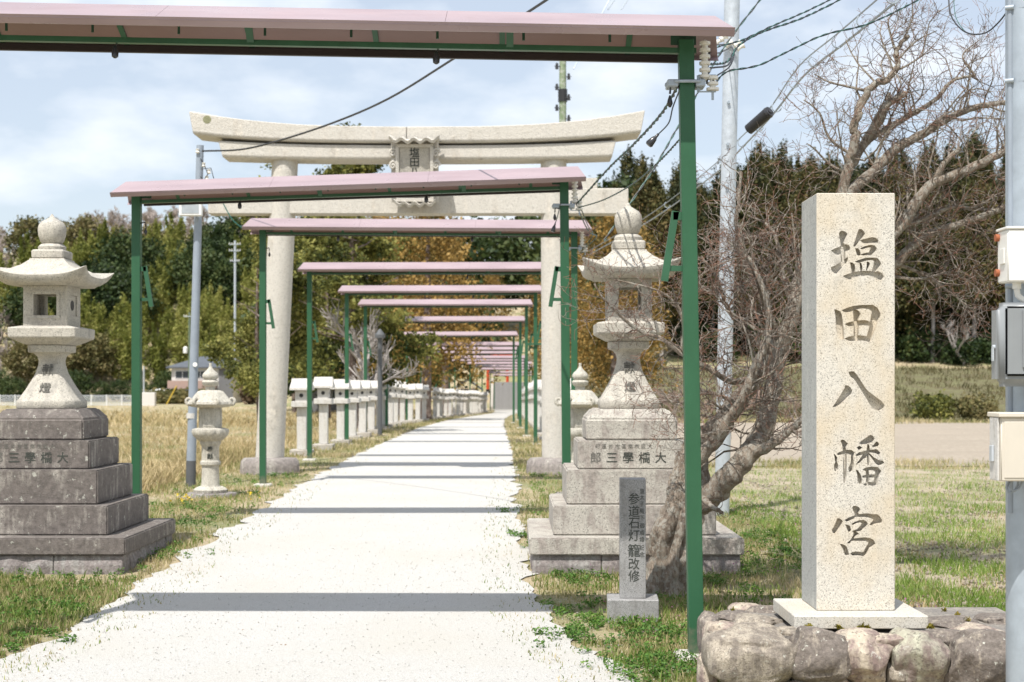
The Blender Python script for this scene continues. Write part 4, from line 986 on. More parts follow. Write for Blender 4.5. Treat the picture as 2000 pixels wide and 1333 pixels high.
# ------------------------------------------------------------------ ornate lanterns
def ornate(x, y, label):
    t = thing('ornate_stone_lantern', (x, y, 0), label, 'stone lantern', 'ornate white stone lanterns'); g = gz(x, y)
    def z(v): return CAMZ-(650+v*.2626-750)*.00704
    m = M['ornate']
    hexm = lambda a, zz: 1/ max(.2, math.cos((a % (math.pi/3))-math.pi/6))*.93
    b = MB(); b.lathe([(.34, g-.1), (.35, g+.02), (.33, z(1190)), (.2, z(1186))], 20, mod=lambda a, zz: 1+.06*math.sin(3*a+1)+.05*math.sin(5*a)); b.build('ground_slab', M['rough_stone'], t, smooth=True)
    petal = lambda k, am: (lambda a, zz: 1+am*abs(math.sin(k*a/2)))
    b = MB(); b.lathe([(.205, z(1186)), (.215, z(1165)), (.18, z(1148)), (.145, z(1140))], 96, mod=petal(16, .08)); b.build('lotus_base', m, t, smooth=True)
    b = MB(); b.lathe([(.132, z(1140)), (.122, z(1120)), (.116, z(1000)), (.118, z(986)), (.138, z(980)), (.142, z(967)), (.138, z(955)), (.120, z(947)), (.118, z(850)), (.128, z(835)), (.142, z(822)), (.144, z(803))], 28); sh = b.build('shaft', m, t, smooth=True)
    b = MB(); b.lathe([(.14, z(803)), (.17, z(790)), (.215, z(765)), (.235, z(735)), (.225, z(715)), (.16, z(706))], 96, mod=petal(12, .09)); b.build('lotus_platform', m, t, smooth=True)
    b = MB(); b.lathe([(.155, z(706)), (.155, z(556))], 6, mod=lambda a, zz: 1.03); fb = b.build('fire_box', m, t, .006)
    for i in range(6):     # recessed frames on the six faces
        a = i*math.pi/3+math.pi/6; Mx = Matrix.Rotation(a+math.pi/2, 4, 'Z')@Matrix.Translation((0, -.1385, z(631)))
        b = MB()
        for (u0, u1, w0, w1) in ((-.065, .065, .1, .112), (-.065, .065, -.112, -.1), (-.065, -.053, -.0995, .0995), (.053, .065, -.0995, .0995)): b.box(u0, u1, -.006, .001, w0, w1, Mx)
        b.tube([Mx@Vector((0, -.004, .035)), Mx@Vector((0, .0005, .035))], .014, 10); b.build('face_trim', m, fb)
    b = MB(); up = lambda a, zz: 1+.04*math.cos(6*a)+.05*abs(math.sin(9*a))
    b.lathe([(.16, z(556)), (.25, z(548)), (.29, z(530)), (.285, z(512)), (.235, z(490)), (.19, z(455)), (.16, z(435)), (.11, z(426))], 96, mod=up); rf = b.build('roof', m, t, smooth=True)
    for i in range(6):
        a = i*math.pi/3; d = Vector((math.cos(a), math.sin(a), 0)); c = d*.29+Vector((0, 0, z(505)))
        pts = [c+d*.055*(1-q/13)*math.cos(q*.6-1.6)+Vector((0, 0, 1))*.055*(1-q/13)*math.sin(q*.6-1.6) for q in range(12)]
        b = MB(); b.tube(pts, [.026-.0012*q for q in range(12)], 7); b.build('scroll', m, rf, smooth=True)
    b = MB(); b.lathe([(.065, z(426)), (.07, z(408)), (.065, z(400))], 16); b.lathe([(.07, z(399)), (.10, z(385)), (.108, z(365)), (.09, z(352))], 64, mod=petal(10, .08)); b.build('lotus_collar', m, t, smooth=True)
    b = MB(); b.lathe([(.08, z(351)), (.105, z(335)), (.112, z(318)), (.095, z(300)), (.055, z(280)), (.028, z(262)), (.016, z(240)), (.022, z(232)), (.018, z(225))], 24); b.build('finial', m, t, smooth=True)
    for i, ch_ in enumerate('奉献'): glyph(ch_, .02, -.1215, z(862+i*52), .085, M['inscription'], sh, .004, .001)
ornate(PX(411, 19.7), 19.7, 'ornate white stone lantern with lotus petals beside the grey lamp pole')
ornate(PX(1133, 19.7), 19.7, 'ornate white stone lantern half hidden between the green posts and the big right lantern')

# ------------------------------------------------------------------ rows of small lanterns
def row_parts():
    P_ = {}
    b = MB(); b.box(-.24, .24, -.24, .24, -.15, .14); P_['base'] = (b.mesh('base', M['row_base'], .015), 0)
    b = MB(); b.box(-.10, .10, -.10, .10, .14, 1.06); P_['post'] = (b.mesh('post', M['row'], .008), 0)
    b = MB(); b.box(-.21, .21, -.21, .21, 1.062, 1.19); P_['platform'] = (b.mesh('platform', M['row'], .012), 0)
    b = MB(); b.box(-.135, .135, -.135, .135, 1.192, 1.43); P_['fire_box'] = (b.mesh('fire_box', M['row'], .006), 0)
    b = MB(); b.tube([(0, -.1375, 1.32), (0, -.13, 1.32)], .045, 16); b.tube([(.1375, 0, 1.32), (.13, 0, 1.32)], .045, 16); P_['round_hole'] = (b.mesh('round_hole', M['black']), 0)
    b = MB(); rings = []
    for x, e in ((-.24, 0), (-.225, .005), (.225, .005), (.24, 0)):
        rings.append([(x, -.25, 1.432), (x, .25, 1.432), (x, .245, 1.49), (x*.93, .11, 1.60+e), (x*.90, .05, 1.69), (x*.90, -.05, 1.69), (x*.93, -.11, 1.60+e), (x, -.245, 1.49)])
    b.loft(rings); P_['roof'] = (b.mesh('roof', M['row'], .008), 0)
    return P_
RP = row_parts()
def row_lantern(x, y, s, label, side):
    t = thing('path_lantern', (x, y, gz(x, y)), label, 'stone lantern', 'small stone lanterns lining the %s of the path' % side, rnd.uniform(-.06, .06)); t.scale = (s, s, s*rnd.uniform(.97, 1.03))
    fb = None
    for nme, (me, _) in RP.items():
        o = link(nme, me, None); o.parent = fb if nme == 'round_hole' else t
        if nme == 'fire_box': fb = o
XL = [(31,-4.54),(33.5,-4.44),(36.5,-4.35),(48,-4.4),(57,-4.55),(66,-4.1),(80,-4.0),(95,-3.3),(115,-2.3),(125,-2.2)]
y = 31.; i = 0
while y < 124:
    if not 68 < y < 72.5: row_lantern(interp(XL, y), y, 1, 'small pale stone lantern in the left row, %s from the torii' % ORD[i], 'left side'); i += 1
    y += 2.75
y = 29.6; i = 0
while y < 100:
    row_lantern(1.02-.004*(y-30), y, 1, 'small pale stone lantern in the right row, %s from the torii' % ORD[i], 'right side'); i += 1
    y += 3.0

# ------------------------------------------------------------------ lamp pole on the left
Y = 21.7; x = PX(372, Y); g = gz(x, Y); top = P(391, 284, Y)
t = thing('lamp_pole', (x, Y, g), 'grey round lamp pole leaning slightly, with a floodlight, left of the torii', 'lamp pole')
def at(v, o): return Vector(v)-o.location
a0 = Vector((0, 0, 0)); a1 = at(top, t)
b = MB(); q = a1*(50/660); b.tube([a0-Vector((0,0,.2)), a0+q], .075, 16); b.build('dark_wrap', M['pole_dark'], t, smooth=True)
b = MB(); b.tube([a0+q, a1], [.072, .055], 16); b.build('shaft', M['pole_grey'], t, smooth=True)
b = MB(); c0 = at(P(381, 712, Y-.08), t); b.tube([c0, c0+Vector((0, -.006, 0))], .035, 16); b.build('round_marker', M['white'], t)
c0 = at(P(374, 812, Y), t); b = MB(); b.tube([c0-Vector((0,0,.04)), c0+Vector((.002,0,.04))], .078, 16); b.build('grey_tape', M['row'], t)
c = at(P(373, 409, Y-.2), t)
fl_ = MB(); fl_.cbox(c, (.34, .10, .20)); fo = fl_.build('floodlight', M['white'], t, .012)
b = MB(); b.cbox(c+Vector((0, -.052, 0)), (.26, .006, .13)); b.build('lens', plain('floodlight_glass', (.35, .38, .40), .15), fo)
b = MB(); b.bar(c+Vector((0, .05, 0)), c+Vector((.06, .2, .02)), .04, .04); b.build('arm', M['steel'], t)
for (px, py) in ((386, 295), (398, 322), (408, 335), (404, 348)):
    c = at(P(px, py, Y-.06), t); b = MB(); b.lathe([(.003, c.z+.04), (.03, c.z+.03), (.02, c.z), (.035, c.z-.02), (.003, c.z-.04)], 10, (c.x, c.y)); b.build('insulator', M['ceramic'], t, smooth=True)
pts = [at(P(*q), t) for q in ((392, 310, Y-.06), (400, 325, Y-.08), (406, 340, Y-.1), (398, 352, Y-.06), (392, 345, Y-.06))]
b = MB(); b.tube(pts, .008, 5); b.tube([at(P(*q), t) for q in ((393, 330, Y-.07), (412, 328, Y-.1), (418, 350, Y-.1), (425, 372, Y-.1))], .006, 5); b.build('pole_wiring', M['black'], t)
# galvanized pole on the right
Y = 17.0; x = PX(1409, Y); g = gz(x, Y); t = thing('steel_pole', (x, Y, g), 'tall galvanized steel pole behind the bare tree, leaning slightly right', 'utility pole')
b = MB(); b.tube([(0, 0, -.2), at(P(1431, -60, Y), t)], [.088, .092], 20); shf = b.build('shaft', M['steel'], t, smooth=True)
for py in (200, 282, 364): c = at(P(1432-(py/1000)*22-5, py, Y-.09), t); b = MB(); b.tube([c, c+Vector((0, -.03, 0))], .018, 8); b.build('bolt', M['bluesteel'], shf)
for (px, py) in ((1413, 74), (1424, 86), (1405, 80), (1440, 86), (1446, 92), (1418, 66)):
    c = at(P(px, py, Y-.16), t); b = MB(); b.lathe([(.004, -.05), (.038, -.045), (.022, -.01), (.022, .01), (.038, .045), (.004, .05)], 12)
    me = b.mesh('insulator', M['ceramic'], smooth=True); me.transform(Matrix.Rotation(R(60), 4, 'Y')); link('insulator', me, t, c)

# ------------------------------------------------------------------ right edge pole with boxes
Y = 7.0; x = PX(2010, Y); g = gz(x, Y)
t = thing('meter_pole', (x, Y, g), 'grey steel pole at the right edge of the photo carrying electric boxes', 'utility pole')
b = MB(); b.tube([(0, 0, -.2), (-.012, 0, 4.2)], [.108, .100], 32); b.build('shaft', M['bluesteel'], t, smooth=True)
b = MB(); b.tube([(-.10, -.035, PZ(740, Y)-g-.65), (-.106, -.035, 4.2)], .0155, 12); b.build('conduit', M['pole_grey'], t, smooth=True)
for py in (20, 162, 560):
    b = MB(); zz = PZ(py, Y)-g; b.tube([(0, 0, zz-.008), (0, 0, zz+.008)], .1085, 32); b.tube([(-.13, -.04, zz), (-.095, -.06, zz)], .012, 8); b.build('band', M['bluesteel'], t, smooth=50)
YB = 6.85
def wbox(name, label, cat, x0, y0, x1, y1, Yf, d, mat, bev, x1m=None):
    xa, xb2 = PX(x0, Yf), PX(x1, Yf); za, zb = PZ(y1, Yf), PZ(y0, Yf); zc = za
    o = thing(name, ((xa+xb2)/2, Yf, zc), label, cat); w = (xb2-xa)/2
    b = MB(); b.box(-w, w, 0, d, 0, zb-za); body = b.build('body', mat, o, bev, smooth=50, seg=3); return o, w, zb-za
# white box
o, w, h = wbox('electric_box', 'white plastic box high on the right edge pole, topmost of the three', 'electric box', 1968, 447, 2066, 550, 6.72, .14, M['offwhite'], .006)
b = MB(); b.box(-w-.006, w+.006, -.006, .146, h, h+.012); b.build('lid', M['offwhite'], o, .003)
b = MB(); b.box(-w-.008, -w-.0005, .03, .09, h*.35, h*.65); b.build('side_latch', M['offwhite'], o, .002)
for zq in (.05, h-.03):
    b = MB(); b.tube([(-w-.018, .12, zq), (-w+.0, .12, zq)], .018, 10); b.build('bracket_bolt', M['rust'], o, smooth=50)
b = MB(); b.tube([(-.05, .07, -.03), (-.05, .07, .0)], .02, 12); b.tube([(-.05, .07, -.03), (-.045, .07, -.06), (-.01, .07, -.09), (.03, .08, -.1)], .014, 10); b.build('cable_gland', M['offwhite'], o, smooth=True)
# grey meter
o, w, h = wbox('electric_meter', 'grey rounded electricity meter case on the right edge pole, between two boxes', 'electric meter', 1950, 590, 2066, 755, 6.70, .13, M['greybox'], .035)
b = MB(); b.box(-w+.03, w-.03, -.016, .002, .05, h-.02); b.build('cover', M['greybox'], o, .012, smooth=50, seg=2)
b = MB(); b.box(-.025, w-.05, -.022, -.0165, .10, h-.05); win_ = b.build('window', M['meterface'], o, .002)
b = MB(); b.box(-.032, -.026, -.026, -.0162, .09, h-.04); b.box(-.0255, w-.05, -.026, -.0162, .085, .094); b.build('window_frame', M['greybox'], o)
b = MB(); b.box(.0, .06, -.0235, -.0222, .24, .27); b.box(-.012, .05, -.0235, -.0222, .18, .20); b.build('meter_dial', M['offwhite'], win_)
b = MB(); b.tube([(-w-.012, .05, h*.47), (-w+.004, .05, h*.47)], .011, 10); b.cbox((-w-.01, .05, h*.47-.035), (.006, .02, .06)); b.build('clasp', M['steel'], o)
# beige box
o, w, h = wbox('electric_box', 'beige metal box low on the right edge pole with a sloping lid', 'electric box', 1955, 815, 2062, 940, 6.68, .15, M['beige'], .005)
b = MB(); b.box(-w-.012, w+.01, -.014, .16, h, h+.022); b.build('lid', M['beige'], o, .004)
b = MB(); b.box(-w-.010, -w-.0005, .015, .13, .0, h-.002); b.build('side_flange', M['row'], o, .003)
b = MB(); b.box(-w-.022, -w-.011, .06, .10, h*.3, h*.55); b.build('side_latch', M['steel'], o, .002)
b = MB(); b.box(-w+.015, w-.015, -.004, .001, .015, h-.02); b.build('door', M['beige'], o, .002)
b = MB(); b.tube([(-.06, .08, .0), (-.075, .08, -.035), (-.065, .08, -.06), (-.035, .08, -.05), (-.02, .08, -.02), (-.02, .08, .0)], .006, 8); b.tube([(-.05, .07, .0), (-.065, .07, -.03), (-.05, .07, -.05), (-.02, .07, -.04), (0, .07, .0)], .005, 8); b.build('cable_loop', M['pole_grey'], o, smooth=True)

# ------------------------------------------------------------------ cables
def cable(pts, r, label, mat=None, name='cable', twist=0, n=40, group=None):
    pts = [Vector(p) for p in pts]; b = MB()
    # Catmull-Rom
    out = []
    ext = [pts[0]*2-pts[1]]+pts+[pts[-1]*2-pts[-2]]
    for i in range(1, len(ext)-2):
        for j in range(n//(len(pts)-1)+1):
            t_ = j/(n//(len(pts)-1)+1); a, b_, c, d = ext[i-1:i+3]
            out.append(.5*((2*b_)+(c-a)*t_+(2*a-5*b_+4*c-d)*t_*t_+(3*b_-a-3*c+d)*t_**3))
    out.append(pts[-1])
    if not twist:
        b.tube(out, r, 6); o = b.build(name, mat or M['black'], smooth=True)
    else:
        res = []; 
        for i in range(len(out)-1):
            for q in range(4): res.append(out[i].lerp(out[i+1], q/4))
        res.append(out[-1]); acc = 0; A = []; Bq = []
        for i, p in enumerate(res):
            if i: acc += (p-res[i-1]).length
            ph = acc/twist*6.283; off = Vector((math.cos(ph)*r*.72, 0, math.sin(ph)*r*.72)); A.append(p+off); Bq.append(p-off)
        b.cur = 0; b.tube(A, r*.75, 5); b.cur = 1; b.tube(Bq, r*.6, 5); o = b.build(name, [M['black'], M['wire_green']], smooth=True)
    tag(o, label, 'cable', group); return o
cable([P(1190, -95, 11), P(1070, -2, 12.5), P(890, 112, 15), P(760, 192, 17), P(650, 240, 18.6), P(540, 276, 20.2), P(470, 292, 21), P(395, 295, 21.6)], .013, 'long black cable sagging across the sky to the grey lamp pole')
cable([A1+Vector((-.17, .0, -.02)), P(1290, 225, 10.2), P(1235, 285, 11.8), P(1190, 328, 13.5), A2+Vector((.02, 0, .02))], .009, 'thick twisted cable bundle from first to second right post', twist=.35)
cable([A1+Vector((-.13, .0, -.32)), P(1285, 318, 10.5), P(1235, 360, 12), P(1180, 390, 13.8), A2+Vector((.04, 0, -.02))], .006, 'thin twisted green wire below the bundle from first to second right post', twist=.25)
cable([P(1500, -20, 15), P(1430, 70, 15), P(1391, 130, 14.8), P(1355, 195, 14.5), P(1316, 262, 14.2), P(1270, 340, 13.9), P(1180, 470, 13.5)], .009, 'dark straight stay cable passing behind the first right post', twist=.3)
cable([A1+Vector((.055, 0, -.01)), P(1420, 140, 9.2), P(1480, 128, 9.4), P(1540, 100, 9.6), P(1610, 68, 9.8), P(1700, 45, 10), P(1810, -8, 10.4)], .0055, 'green and black twisted wire rising right from the first post clamp', twist=.22)
cable([A1+Vector((.01, -.02, .12)), P(1420, 120, 10), P(1444, 88, 10.5), P(1490, 62, 11), P(1560, 38, 11.5), P(1620, 10, 12), P(1660, -12, 12)], .007, 'thick black bundle of wires leaving the top right', twist=.3)
cable([A1+Vector((.01, -.02, .17)), P(1400, 92, 10), P(1450, 78, 10.6), P(1510, 50, 11), P(1575, 22, 11.5), P(1640, -10, 12)], .006, 'upper black wire leaving the first post to the top right', twist=.3)
cable([A1+Vector((.01, -.02, .22)), P(1398, 88, 13), P(1418, 86, 16.8)], .006, 'short wire from the upper spools to the steel pole, first one')
cable([A1+Vector((.01, -.02, .09)), P(1392, 107, 12), P(1408, 102, 15), P(1428, 92, 16.8)], .007, 'short wire from the middle spools to the steel pole, second one')
cable([A1+Vector((.05, -.02, .02)), P(1400, 148, 9.4), P(1425, 130, 9.8), P(1434, 105, 10.4), P(1430, 92, 11)], .005, 'drooping jumper wire looping up from the lower spool')
cable([A1+Vector((.01, -.02, -.0)), P(1385, 135, 9.2), P(1395, 132, 9.4), P(1420, 128, 9.7), P(1432, 112, 10)], .006, 'knotted black jumper wire beside the spools')
for k_, (dx, lab) in enumerate(((0, 'thin distant wire left of three crossing the sky above the torii'), (22, 'thin distant wire in the middle of three crossing the sky above the torii'), (48, 'thin distant wire right of three crossing the sky above the torii'))):
    cable([P(1165+dx, 20-dx*.02, 60), P(1205+dx, -40, 60)] if k_ else [P(1120, 135, 58), P(1190, 0, 60), P(1215, -40, 60)], .022, lab, M['bluesteel'])
# figure-eight cable with rings and a closure
top_ = [P(1735, -20, 11), P(1640, 62, 13), P(1560, 130, 15), P(1500, 216, 16.5), P(1440, 275, 18.5), P(1385, 330, 21), P(1260, 425, 30), P(1150, 490, 45)]
cable(top_, .008, 'upper messenger wire of the ringed cable on the right', M['bluesteel'])
low_ = [p-Vector((-.06, 0, .09 if i != 3 else .04)) for i, p in enumerate(top_)]
lc = cable(low_, .012, 'lower cable hung in rings, with a black splice closure', M['bluesteel'])
for i_ in range(11):
    f = i_/10*5.6; a = int(f); p = top_[a].lerp(top_[a+1], f-a); b = MB()
    b.tube([p+Vector((.035+.055*math.cos(w_), 0, -.05+.055*math.sin(w_))) for w_ in [x_*.5-4.2 for x_ in range(9)]], .007, 5); b.build('cable_ring', M['bluesteel'], lc)
cl = thing('splice_closure', P(1482, 236, 16.2), 'black cylindrical splice closure hanging on the ringed cable', 'cable closure')
b = MB(); d_ = (P(1500, 220, 16.2)-P(1464, 251, 16.4)).normalized(); b.tube([d_*-.17, d_*-.165, d_*.15], [.03, .062, .066], 18); b.build('cylinder', M['black'], cl, smooth=50)
b = MB(); b.tube([d_*.151, d_*.18], [.069, .06], 18); b.tube([d_*.181, d_*.19], [.03, .028], 12); b.build('end_cap', M['bulb'], cl, smooth=50)
cable([P(1852, -20, 7.6), P(1856, 25, 7.5), P(1872, 52, 7.4), P(1895, 66, 7.3), P(1925, 64, 7.2), P(1950, 44, 7.1), P(1972, 16, 7.0)], .004, 'hanging loop of dark cable left of the right edge pole')
cable([P(1862, -20, 7.6), P(1866, 30, 7.5), P(1882, 58, 7.4), P(1898, 67, 7.3)], .002, 'thin green wire inside the hanging cable loop', M['wire_green'])
def pendant(pts, lab):
    o = cable(pts, .0045, lab, M['pole_dark'], 'hanging_socket'); e = Vector(pts[-1]); b = MB()
    d = (Vector(pts[-1])-Vector(pts[-2])).normalized(); b.tube([e-d*.01, e+d*.015, e+d*.03, e+d*.075, e+d*.085], [.008, .01, .018, .026, .02], 12); b.build('socket', M['bulb'], o, smooth=True); o['category'] = 'lamp socket'
pendant([A1+Vector((-.165, -.02, -.05)), P(1314, 210, 9.05), P(1306, 240, 9.0), P(1284, 264, 9.0)], 'black lamp socket dangling on a wire left of the first right post')
pendant([A2+Vector((-.16, -.02, .03)), P(1094, 400, 15.5), P(1089, 422, 15.5), P(1084, 438, 15.5)], 'black lamp socket dangling on a wire by the second right post')
cable([A2+Vector((.03, 0, -.02)), P(1150, 452, 18), P(1165, 463, 20), A3+Vector((.03, 0, 0))], .007, 'wire bundle from the second to the third right post', twist=.3)
cable([A2+Vector((.02, 0, .1)), P(1148, 440, 18), P(1158, 458, 20.5), A3+Vector((.06, 0, .05))], .006, 'upper wire from the second to the third right post', twist=.3)
cable([P(425, 372, 21.6), P(440, 405, 21.5), P(455, 430, 21.4), P(475, 447, 21.4)], .009, 'green wire from the lamp pole to the third frame roof', M['wire_green'])

# ------------------------------------------------------------------ small inscribed pillar
Y = 10.35; x = PX(1238, Y); g = gz(x, Y)
t = thing('inscribed_pillar', (x, Y+.12, g), 'small grey granite pillar with black vertical inscription beside the gnarled trunk', 'stone pillar', rz=R(-3))
zb = PZ(1170, Y)-g; zt = PZ(936, Y)-g
b = MB(); b.box(-.185, .185, -.16, .16, -.1, zb); b.build('base', M['grey_granite'], t, .006)
b = MB(); b.box(-.094, .094, -.094, .094, zb+.001, zt); pil = b.build('pillar', M['grey_granite'], t, .004)
Hh = zt-zb; v2 = lambda v: zt-(v-75)/(1105-75)*Hh
for ch_, v in zip('参道石灯籠改修', (245, 352, 455, 560, 690, 805, 910)): glyph(ch_, .008, -.0945, v2(v), .090 if ch_ != '籠' else .100, M['inscription'], pil, .003, .0004, .95)
for ch_, v in zip('皇太子殿下御成婚記念', (180, 232, 290, 350, 410, 475, 537, 595, 665, 725)): glyph(ch_, .066, -.0945, v2(v), .040, M['inscription'], pil, .002, .0, .9)

# ------------------------------------------------------------------ great inscribed monument
MY = 8.08; mk = MY/F
mon = thing('inscribed_monument', (PX(1671.5, MY), MY, .272), 'tall square granite monument with five large engraved characters on the stone platform', 'stone monument')
mx0, mx1 = PX(1595, MY)-mon.location.x, PX(1748, MY)-mon.location.x; mh = PZ(377, MY)-.272
b = MB(); b.box(mx0, mx1, 0, .42, .001, mh); shaft = b.build('shaft', M['monument'], mon, .004)
CH = [((1615, 440), .09002, [
 [(258,180),(285,130),(340,115),(400,135),(450,185),(400,300),(370,380),(400,520),(405,700),(390,850),(330,930),(310,900),(300,700),(295,400)],
 [(85,548),(180,500),(290,455),(360,415),(430,408),(490,440),(513,490),(500,530),(410,560),(250,640),(190,630)],
 [(80,910),(180,870),(290,805),(350,740),(410,715),(462,680),(455,760),(420,830),(330,920),(220,1050),(160,1040),(100,980)],
 [(680,110),(705,78),(760,85),(810,130),(832,180),(790,250),(715,340),(640,440),(600,462),(568,458),(610,330)],
 [(720,320),(860,285),(980,255),(1070,268),(1125,325),(1110,378),(960,380),(820,392),(760,370)],
 [(610,500),(680,495),(715,540),(735,590),(735,640),(690,662),(650,640),(630,560)],
 [(715,500),(820,455),(960,420),(1040,438),(1090,495),(1060,560),(980,640),(900,650),(905,600),(955,480),(880,485),(760,520)],
 [(720,635),(800,605),(905,590),(960,640),(880,645),(780,655)],
 [(498,800),(560,808),(605,850),(620,930),(610,1050),(600,1110),(550,1110),(530,960)],
 [(605,785),(720,740),(860,700),(1060,700),(1110,715),(1170,800),(1178,840),(1120,940),(1040,1030),(975,1000),(1010,860),(1020,790),(1000,755),(880,760),(740,800),(690,815),(640,805)],
 [(700,800),(750,820),(775,900),(770,1000),(730,1000),(715,880)], [(865,785),(920,795),(938,840),(900,930),(870,990),(848,980),(862,880)],
 [(340,1100),(430,1065),(530,1030),(620,1005),(780,985),(960,990),(1040,1010),(1110,990),(1200,1040),(1240,1110),(1190,1192),(1110,1170),(1020,1115),(880,1085),(740,1095),(640,1110),(540,1160),(490,1175),(400,1140)]]),
 ((1615, 585), .07126, [
 [(200,270),(260,275),(370,320),(410,400),(440,600),(465,800),(475,1000),(480,1090),(380,1100),(300,1040),(255,800),(235,450)],
 [(405,290),(560,225),(720,175),(1000,145),(1260,145),(1390,220),(1470,370),(1465,480),(1420,570),(1320,850),(1200,1150),(1120,1165),(1090,1000),(1150,800),(1200,500),(1235,330),(1150,260),(950,240),(800,275),(660,330),(520,350),(450,330)],
 [(715,290),(820,275),(890,320),(925,390),(860,560),(885,700),(870,850),(860,1130),(750,1130),(730,900),(740,700),(725,450)],
 [(485,670),(600,620),(740,590),(900,570),(1050,560),(1200,610),(1180,720),(1000,705),(760,715),(620,735),(550,715)],
 [(480,1065),(600,1020),(740,985),(880,975),(1060,1000),(1160,1010),(1140,1160),(1030,1130),(860,1110),(740,1135),(620,1135),(540,1100)]]),
 ((1615, 715), .075, [
 [(470,495),(550,505),(620,560),(665,640),(640,730),(500,870),(350,1000),(240,1060),(140,1070),(240,930),(380,700),(465,560)],
 [(570,150),(650,132),(720,150),(790,230),(880,370),(1000,560),(1100,670),(1250,780),(1430,910),(1510,1020),(1480,1100),(1390,1158),(1230,1135),(1120,1000),(1000,800),(850,560),(740,380),(690,325),(620,280),(580,210)]]),
 ((1615, 840), .09002, [
 [(145,510),(180,530),(225,590),(220,680),(250,760),(245,860),(190,910),(160,860),(150,760),(185,690),(165,580)],
 [(290,235),(325,203),(380,215),(455,290),(415,380),(425,450),(435,600),(430,1000),(385,1160),(362,1130),(355,900),(350,600),(345,400),(325,300)],
 [(215,520),(260,480),(330,455),(430,425),(530,425),(600,480),(575,580),(585,750),(560,880),(500,925),(470,880),(475,800),(520,700),(525,540),(440,510),(330,530),(240,545)],
 [(690,285),(780,210),(900,130),(945,100),(1000,120),(1040,190),(1000,260),(880,300),(760,312)], [(645,375),(710,340),(775,380),(700,442)],
 [(970,355),(1020,310),(1070,245),(1115,260),(1140,310),(1110,355),(1010,368)], [(880,300),(920,320),(935,420),(920,600),(915,770),(880,770),(870,600),(860,440),(870,360)],
 [(615,545),(700,480),(840,445),(900,425),(1090,415),(1165,490),(1135,540),(1050,500),(900,480),(760,540),(660,562)],
 [(770,540),(840,450),(880,480),(860,610),(800,630),(720,710),(625,745),(700,650)], [(885,480),(940,510),(1020,590),(1130,650),(1210,660),(1250,705),(1200,750),(1120,765),(1060,730),(970,610)],
 [(625,858),(670,870),(740,970),(765,1090),(760,1170),(700,1170),(665,1090),(655,960)],
 [(770,855),(850,810),(960,790),(1100,800),(1185,885),(1150,960),(1110,1100),(1090,1200),(1000,1210),(1010,1100),(1040,1000),(1045,890),(980,870),(900,875),(840,890)],
 [(840,880),(910,870),(925,1000),(915,1170),(850,1190),(850,1000)], [(750,995),(850,965),(1050,960),(1060,1030),(900,1035),(800,1035)],
 [(775,1165),(860,1145),(920,1130),(1060,1120),(1050,1200),(1000,1212),(910,1190),(840,1215)]]),
 ((1615, 980), .09002, [
 [(548,120),(580,88),(640,88),(700,120),(728,165),(690,240),(700,300),(610,310),(595,240),(560,180)], [(230,350),(290,365),(350,420),(300,540),(230,640),(180,695),(125,670),(102,600),(150,545),(190,450)],
 [(380,395),(480,340),(600,295),(700,265),(860,248),(1010,270),(1090,268),(1150,310),(1205,400),(1190,460),(1060,485),(960,510),(920,495),(980,430),(1010,385),(920,345),(800,330),(650,340),(560,380),(450,432),(410,420)],
 [(400,488),(500,518),(530,610),(520,650),(480,670),(440,600)],
 [(522,485),(620,430),(700,400),(800,393),(870,430),(890,490),(840,560),(740,640),(640,648),(700,690),(640,740),(590,800),(520,870),(500,905),(430,900),(500,840),(570,730),(580,670),(540,635),(640,600),(700,550),(760,470),(730,448),(640,465),(570,505)],
 [(570,800),(700,780),(820,770),(920,780),(1020,830),(1055,910),(1000,970),(910,1030),(905,1060),(860,1140),(800,1188),(700,1165),(570,1172),(500,1130),(560,1090),(640,1078),(790,1090),(830,1010),(905,885),(860,855),(740,850),(600,850),(520,860)],
 [(280,915),(350,920),(430,970),(470,1080),(485,1160),(440,1170),(385,1150),(350,1020)]])]
cut = []; DEP = .042
for (o0, sc, strokes) in CH:
    for s_ in strokes:
        poly = []
        for (u, v) in s_:
            px_, py_ = o0[0]+u*sc, o0[1]+v*sc; poly.append((PX(px_, MY)-mon.location.x, PZ(py_, MY)-.272))
        ar = sum(poly[i-1][0]*poly[i][1]-poly[i][0]*poly[i-1][1] for i in range(len(poly)))
        if ar < 0: poly = poly[::-1]
        eps = rnd.uniform(0, .0015)
        c = MB(); c.prism(poly, -.05, DEP+eps); me = c.mesh('cut', M['monument'])
        bm = bmesh.new(); bm.from_mesh(me); bmesh.ops.recalc_face_normals(bm, faces=bm.faces); bmesh.ops.triangulate(bm, faces=bm.faces); bm.to_mesh(me); bm.free()
        co = link('cut', me, mon); cut.append(co)
for c in cut:
    md = shaft.modifiers.new('b', 'BOOLEAN'); md.object = c; md.operation = 'DIFFERENCE'; md.solver = 'EXACT'
bpy.context.view_layer.update()
me = bpy.data.meshes.new_from_object(shaft.evaluated_get(bpy.context.evaluated_depsgraph_get())); shaft.modifiers.clear(); shaft.data = me
me.polygons.foreach_set('use_smooth', [False]*len(me.polygons))
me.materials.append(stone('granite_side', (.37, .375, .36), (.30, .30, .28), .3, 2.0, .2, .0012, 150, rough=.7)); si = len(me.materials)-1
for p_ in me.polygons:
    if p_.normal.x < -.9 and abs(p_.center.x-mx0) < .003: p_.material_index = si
print('MONUMENT polys', len(me.polygons))
for c in cut: bpy.data.objects.remove(c)
b = MB(); b.box(-.381, .358, -.18, .47, -.072, 0); b.build('plinth', M['plinth'], mon, .005)

